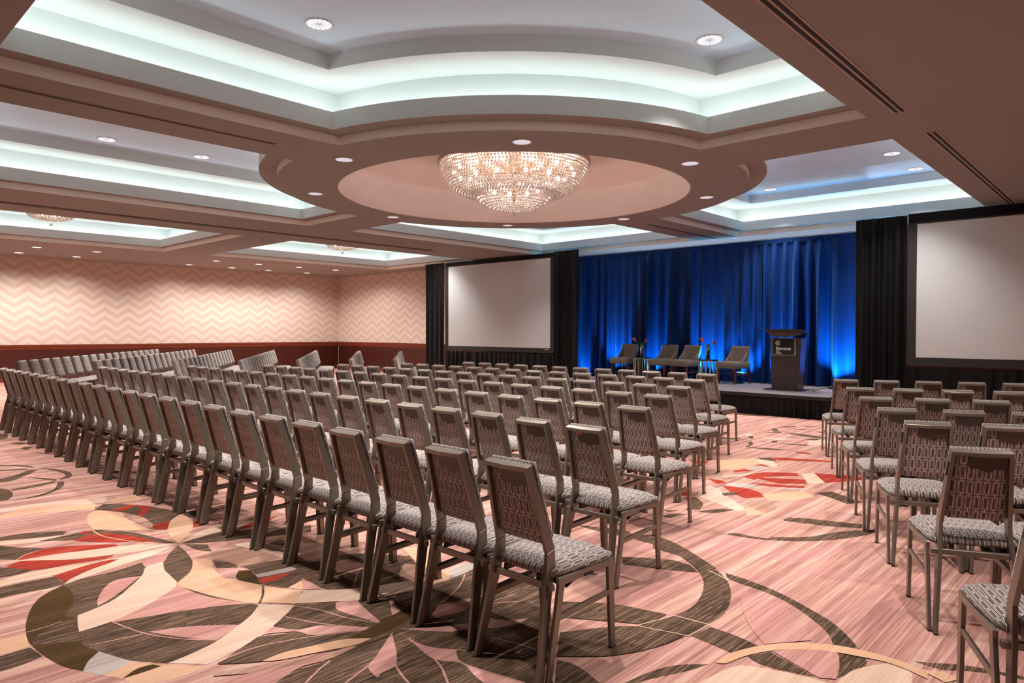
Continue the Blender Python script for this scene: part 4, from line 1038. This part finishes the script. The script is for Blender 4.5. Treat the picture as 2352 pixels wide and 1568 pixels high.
def side_table(x,y,lab):
    t=thing('side_table',lab,'side table',(x,y,SZ),0,'round drum tables on the stage'); r=.205
    vs,fs=lathe([(.0001,.475),(r,.475),(r+.006,.481),(r+.006,.494),(r,.5),(.0001,.5)],40); pyobj('table_top',vs,fs,M['darktop'],t)
    vs,fs=lathe([(r-.02,.462),(r,.462),(r,.475),(r-.02,.475),(r-.02,.462)],40); pyobj('top_ring',vs,fs,M['gold'],t)
    vs,fs=lathe([(r-.03,0),(r,0),(r,.012),(r-.03,.012),(r-.03,0)],40); pyobj('base_ring',vs,fs,M['gold'],t)
    me=None
    for k in range(14):
        a=2*math.pi*(k+.5)/14
        bm=bmesh.new(); ca,sa=math.cos(a),math.sin(a); rr_=r-.008
        if me is None:
            box(bm,rr_-.006,rr_+.006,-.009,.009,.012,.462); o=obj('slat',bm,M['gold'],t); me=o.data
        else:
            bm.free(); o=bpy.data.objects.new('slat',me); link(o,t)
        o.rotation_euler=(0,0,a)
side_table(14.0,8.92,'round slatted gold table between first and second stage chairs'); side_table(13.95,7.2,'round slatted gold table between third and fourth stage chairs')
def vase(x,y,lab,fl):
    z=SZ+.5; t=thing('flower_vase',lab,'vase',(x,y,z),0,'glass vases of lilies')
    vs,fs=lathe([(.0001,.006),(.042,.006),(.043,.25),(.047,.25),(.047,0),(.0001,0)],28); pyobj('glass',vs,fs,M['glass'],t,True)
    vs,fs=lathe([(.0001,.008),(.041,.008),(.041,.12),(.0001,.12)],24); pyobj('water',vs,fs,M['glass'],t,True)
    for (dy,dx,h,col,tilt) in fl:
        bm=bmesh.new(); pts=[(0,-dy*.12,.01),(0,dy*.1,.16),(dx*.3,dy*.35,h*.62),(dx,dy,h)]; tube(bm,pts,.006,6); o=obj('stem',bm,M['stem'],t)
        # calla bloom: flaring trumpet with one long lip
        bm=bmesh.new(); ax=(Vector(pts[3])-Vector(pts[2])).normalized(); a=ax.orthogonal().normalized(); b=ax.cross(a); prev=None; side=Vector((-.3,dy,0)).normalized()
        for i in range(8):
            u=i/7; rr=.008+.034*u**1.6; ring=[]
            for k in range(14):
                th=2*math.pi*k/14; dv=math.cos(th)*a+math.sin(th)*b; lip=max(0,dv.dot(side)); 
                ring.append(bm.verts.new(Vector(pts[3])+ax*(.085*u+.03*lip*u*u)+dv*rr*(1+.45*lip*u)))
            if prev:
                for k in range(14):
                    f_=bm.faces.new((prev[k],prev[(k+1)%14],ring[(k+1)%14],ring[k])); f_.smooth=True
            prev=ring
        bl=obj('bloom',bm,M[col],t)
    for k in range(7):
        a=k*.9+dy; bm=bmesh.new(); pts=[Vector((.01*math.cos(a),.01*math.sin(a),.16+.01*k)),Vector((.03*math.cos(a),.035*math.sin(a),.26+.012*k)),Vector((.055*math.cos(a),.07*math.sin(a),.30+.015*k))]
        w=[.004,.016,.001]; sv=Vector((-math.sin(a),math.cos(a),0)); pr=None
        for p,ww in zip(pts,w):
            r=[bm.verts.new(p-sv*ww),bm.verts.new(p+Vector((0,0,-.003))),bm.verts.new(p+sv*ww)]
            if pr: bm.faces.new((pr[0],pr[1],r[1],r[0])); bm.faces.new((pr[1],pr[2],r[2],r[1]))
            pr=r
        obj('leaf',bm,M['leaf'],t)
vase(14.0,8.92,'glass vase with two red lilies on the left stage table',[(.15,-.02,.36,'lilyor',0),(-.10,-.03,.34,'lily',0)])
vase(13.95,7.2,'glass vase with two red lilies on the right stage table',[(.10,-.02,.37,'lilyor',0),(-.13,-.03,.32,'lily',0)])
# ------------------------------------------------------------------ lectern
def lectern():
    X,Y=13.06,5.17
    t=thing('lectern','tall dark brown lectern with a sign, right of the stage chairs','lectern',(X,Y,SZ))
    bm=bmesh.new(); box(bm,-.13,.36,-.35,.36,0,.018); bevel(bm,.004); obj('base_plate',bm,M['edge'],t)
    bm=bmesh.new()                                    # front panel, wider to the top
    bar(bm,[((.0,.005,.03),(.012,0,0),(0,.225,0)),((-.005,.005,.99),(.012,0,0),(0,.262,0))]); 
    bar(bm,[((.0,.005,.018),(.014,0,0),(0,.228,0)),((.0,.005,.06),(.014,0,0),(0,.228,0))]); obj('front_panel',bm,M['lectern'],t)
    for s in (-1,1):
        bm=bmesh.new(); n=10
        for q in range(1):
            prev=None
            for zz,k in ((.018,.225),(.99,.262)):
                ring=[]
                for i in range(n+1):
                    a=math.pi*i/n; ring.append(bm.verts.new((.05-.05*math.cos(a)+.0,.005+s*(k-.005+.035*math.sin(a)),zz)))
                if prev:
                    for i in range(n): bm.faces.new((prev[i],prev[i+1],ring[i+1],ring[i]))
                prev=ring
        bar(bm,[((.22,.005+s*.228,.018),(.12,0,0),(0,.012,0)),((.22,.005+s*.262,1.0),(.12,0,0),(0,.012,0))]); obj('side_column',bm,M['lecternedge'],t)
    bm=bmesh.new(); bar(bm,[((.17,.005,.5),(.16,0,0),(0,.235,0)),((.17,.005,.53),(.16,0,0),(0,.235,0))]); obj('shelf',bm,M['lectern'],t)
    # sloping desk with curved front edge
    bm=bmesh.new(); top=[];bot=[]; pts=[]
    for i in range(13):
        v=-1+2*i/12; pts.append((-.10-.055*(1-v*v)+.02,v*.37))
    pts+=[(.40,.30),(.40,-.30)]
    for x,y in pts:
        z=1.135-.0*x+(-.16*(x)); top.append(bm.verts.new((x,y,z))); bot.append(bm.verts.new((x,y,z-.028)))
    bm.faces.new(top); bm.faces.new(bot[::-1])
    for i in range(len(pts)): 
        k=(i+1)%len(pts); bm.faces.new((top[i],top[k],bot[k],bot[i]))
    obj('desk_top',bm,M['lectern'],t)
    bm=bmesh.new(); prev=None                          # curved apron below the desk front
    for i in range(13):
        v=-1+2*i/12; x=-.05-.05*(1-v*v)+.02; ztop=1.12-.16*x-.01; zb=1.055-.05*(1-v*v)
        r=[bm.verts.new((x,v*.30,ztop)),bm.verts.new((x+.005,v*.30,zb)),bm.verts.new((x+.02,v*.30,zb)),bm.verts.new((x+.02,v*.30,ztop))]
        if prev:
            for k in range(4): bm.faces.new((prev[k],prev[(k+1)%4],r[(k+1)%4],r[k]))
        else: bm.faces.new(r)
        prev=r
    bm.faces.new(prev); obj('apron',bm,M['lecternedge'],t)
    # sign: dark panel behind an acrylic plate with four standoffs
    y0,y1,z0,z1=-.215,.235,.66,.985
    bm=bmesh.new(); box(bm,-.030,-.026,y0,y1,z0,z1); obj('acrylic_plate',bm,M['acryl'],t)
    bm=bmesh.new(); box(bm,-.034,-.030,y0+.02,y1-.012,z0+.012,z1-.008); sg=obj('sign_panel',bm,M['signglass'],t)
    for yy in (y0+.012,y1-.012):
        for zz in (z0+.012,z1-.012):
            bm=bmesh.new(); tube(bm,[(-.012,yy,zz),(-.04,yy,zz)],.010,12); obj('standoff',bm,M['chrome'],t)
    def text(body,size,y,z,bold=0,name='lettering',sx=1.0):
        cu=bpy.data.curves.new('txt','FONT'); cu.body=body; cu.size=size; cu.extrude=.0006; cu.offset=bold; cu.resolution_u=3
        o=bpy.data.objects.new('txt',cu); me=bpy.data.meshes.new_from_object(o); bpy.data.objects.remove(o); bpy.data.curves.remove(cu)
        me.name=name; me.materials.append(M['letter'])
        me.transform(Matrix(((0,0,-1,-.0352),(-sx,0,0,y),(0,1,0,z),(0,0,0,1))))
        q=bpy.data.objects.new(name,me); link(q,sg); return q
    yl=y1-.08
    text('Sheraton',.082,yl,.765,.0016,sx=.95)
    text('SUITES',.022,yl,.733,.0006); text('CALGARY',.022,yl,.709,.0006); text('EAU CLAIRE',.022,yl,.685,.0006)
    text('S',.052,yl-.023,.878,.0035)
    for r0,w in ((.044,.005),(.035,.0025)):
        bm=bmesh.new(); prev=None; f0=None
        for k in range(40):
            a=2*math.pi*k/40; r=[bm.verts.new((-.0355,yl-.040+rr*math.cos(a),.896+rr*math.sin(a))) for rr in (r0-w/2,r0+w/2)]
            if prev: bm.faces.new((prev[0],prev[1],r[1],r[0]))
            else: f0=r
            prev=r
        bm.faces.new((prev[0],prev[1],f0[1],f0[0])); obj('emblem_ring',bm,M['letter'],sg)
lectern()
t=thing('floor_plug','small pale plug box on the stage at the lectern\'s right foot','plug box',(13.3,4.72,SZ))
bm=bmesh.new(); box(bm,-.04,.04,-.035,.035,0,.05); bevel(bm,.008,2); obj('housing',bm,M['acryl'],t)
bm=bmesh.new(); tube(bm,[(.04,0,.02),(.15,-.02,.012),(.5,.05,.008),(1.0,.0,.008)],.006,6); obj('cable',bm,M['black'],t)
# ------------------------------------------------------------------ world, camera, view
w=bpy.data.worlds.new('world'); sc.world=w; w.use_nodes=True; w.node_tree.nodes['Background'].inputs[0].default_value=(.02,.018,.017,1)
yaw,pitch,roll=R_(43.169),R_(-.887),R_(.18)
Fv=Vector((math.cos(yaw)*math.cos(pitch),math.sin(yaw)*math.cos(pitch),math.sin(pitch))); Rv=Vector((math.sin(yaw),-math.cos(yaw),0)); Uv=Rv.cross(Fv)
Rv,Uv=math.cos(roll)*Rv+math.sin(roll)*Uv,-math.sin(roll)*Rv+math.cos(roll)*Uv
cam=bpy.data.cameras.new('camera'); cam.sensor_width=36; cam.lens=36*1584.7/2352; cam.clip_start=.02
co=bpy.data.objects.new('camera',cam); link(co)
co.matrix_world=Matrix(((Rv.x,Uv.x,-Fv.x,0),(Rv.y,Uv.y,-Fv.y,0),(Rv.z,Uv.z,-Fv.z,1.51),(0,0,0,1)))
sc.camera=co
vs_=sc.view_settings; vs_.view_transform='Standard'; vs_.look='None'; vs_.gamma=1; vs_.use_curve_mapping=False; vs_.exposure=EXPO
sc.cycles.max_bounces=8; sc.cycles.diffuse_bounces=5; sc.cycles.glossy_bounces=4; sc.cycles.transmission_bounces=4; sc.cycles.transparent_max_bounces=8
sc.cycles.caustics_reflective=False; sc.cycles.caustics_refractive=False; sc.cycles.sample_clamp_indirect=6
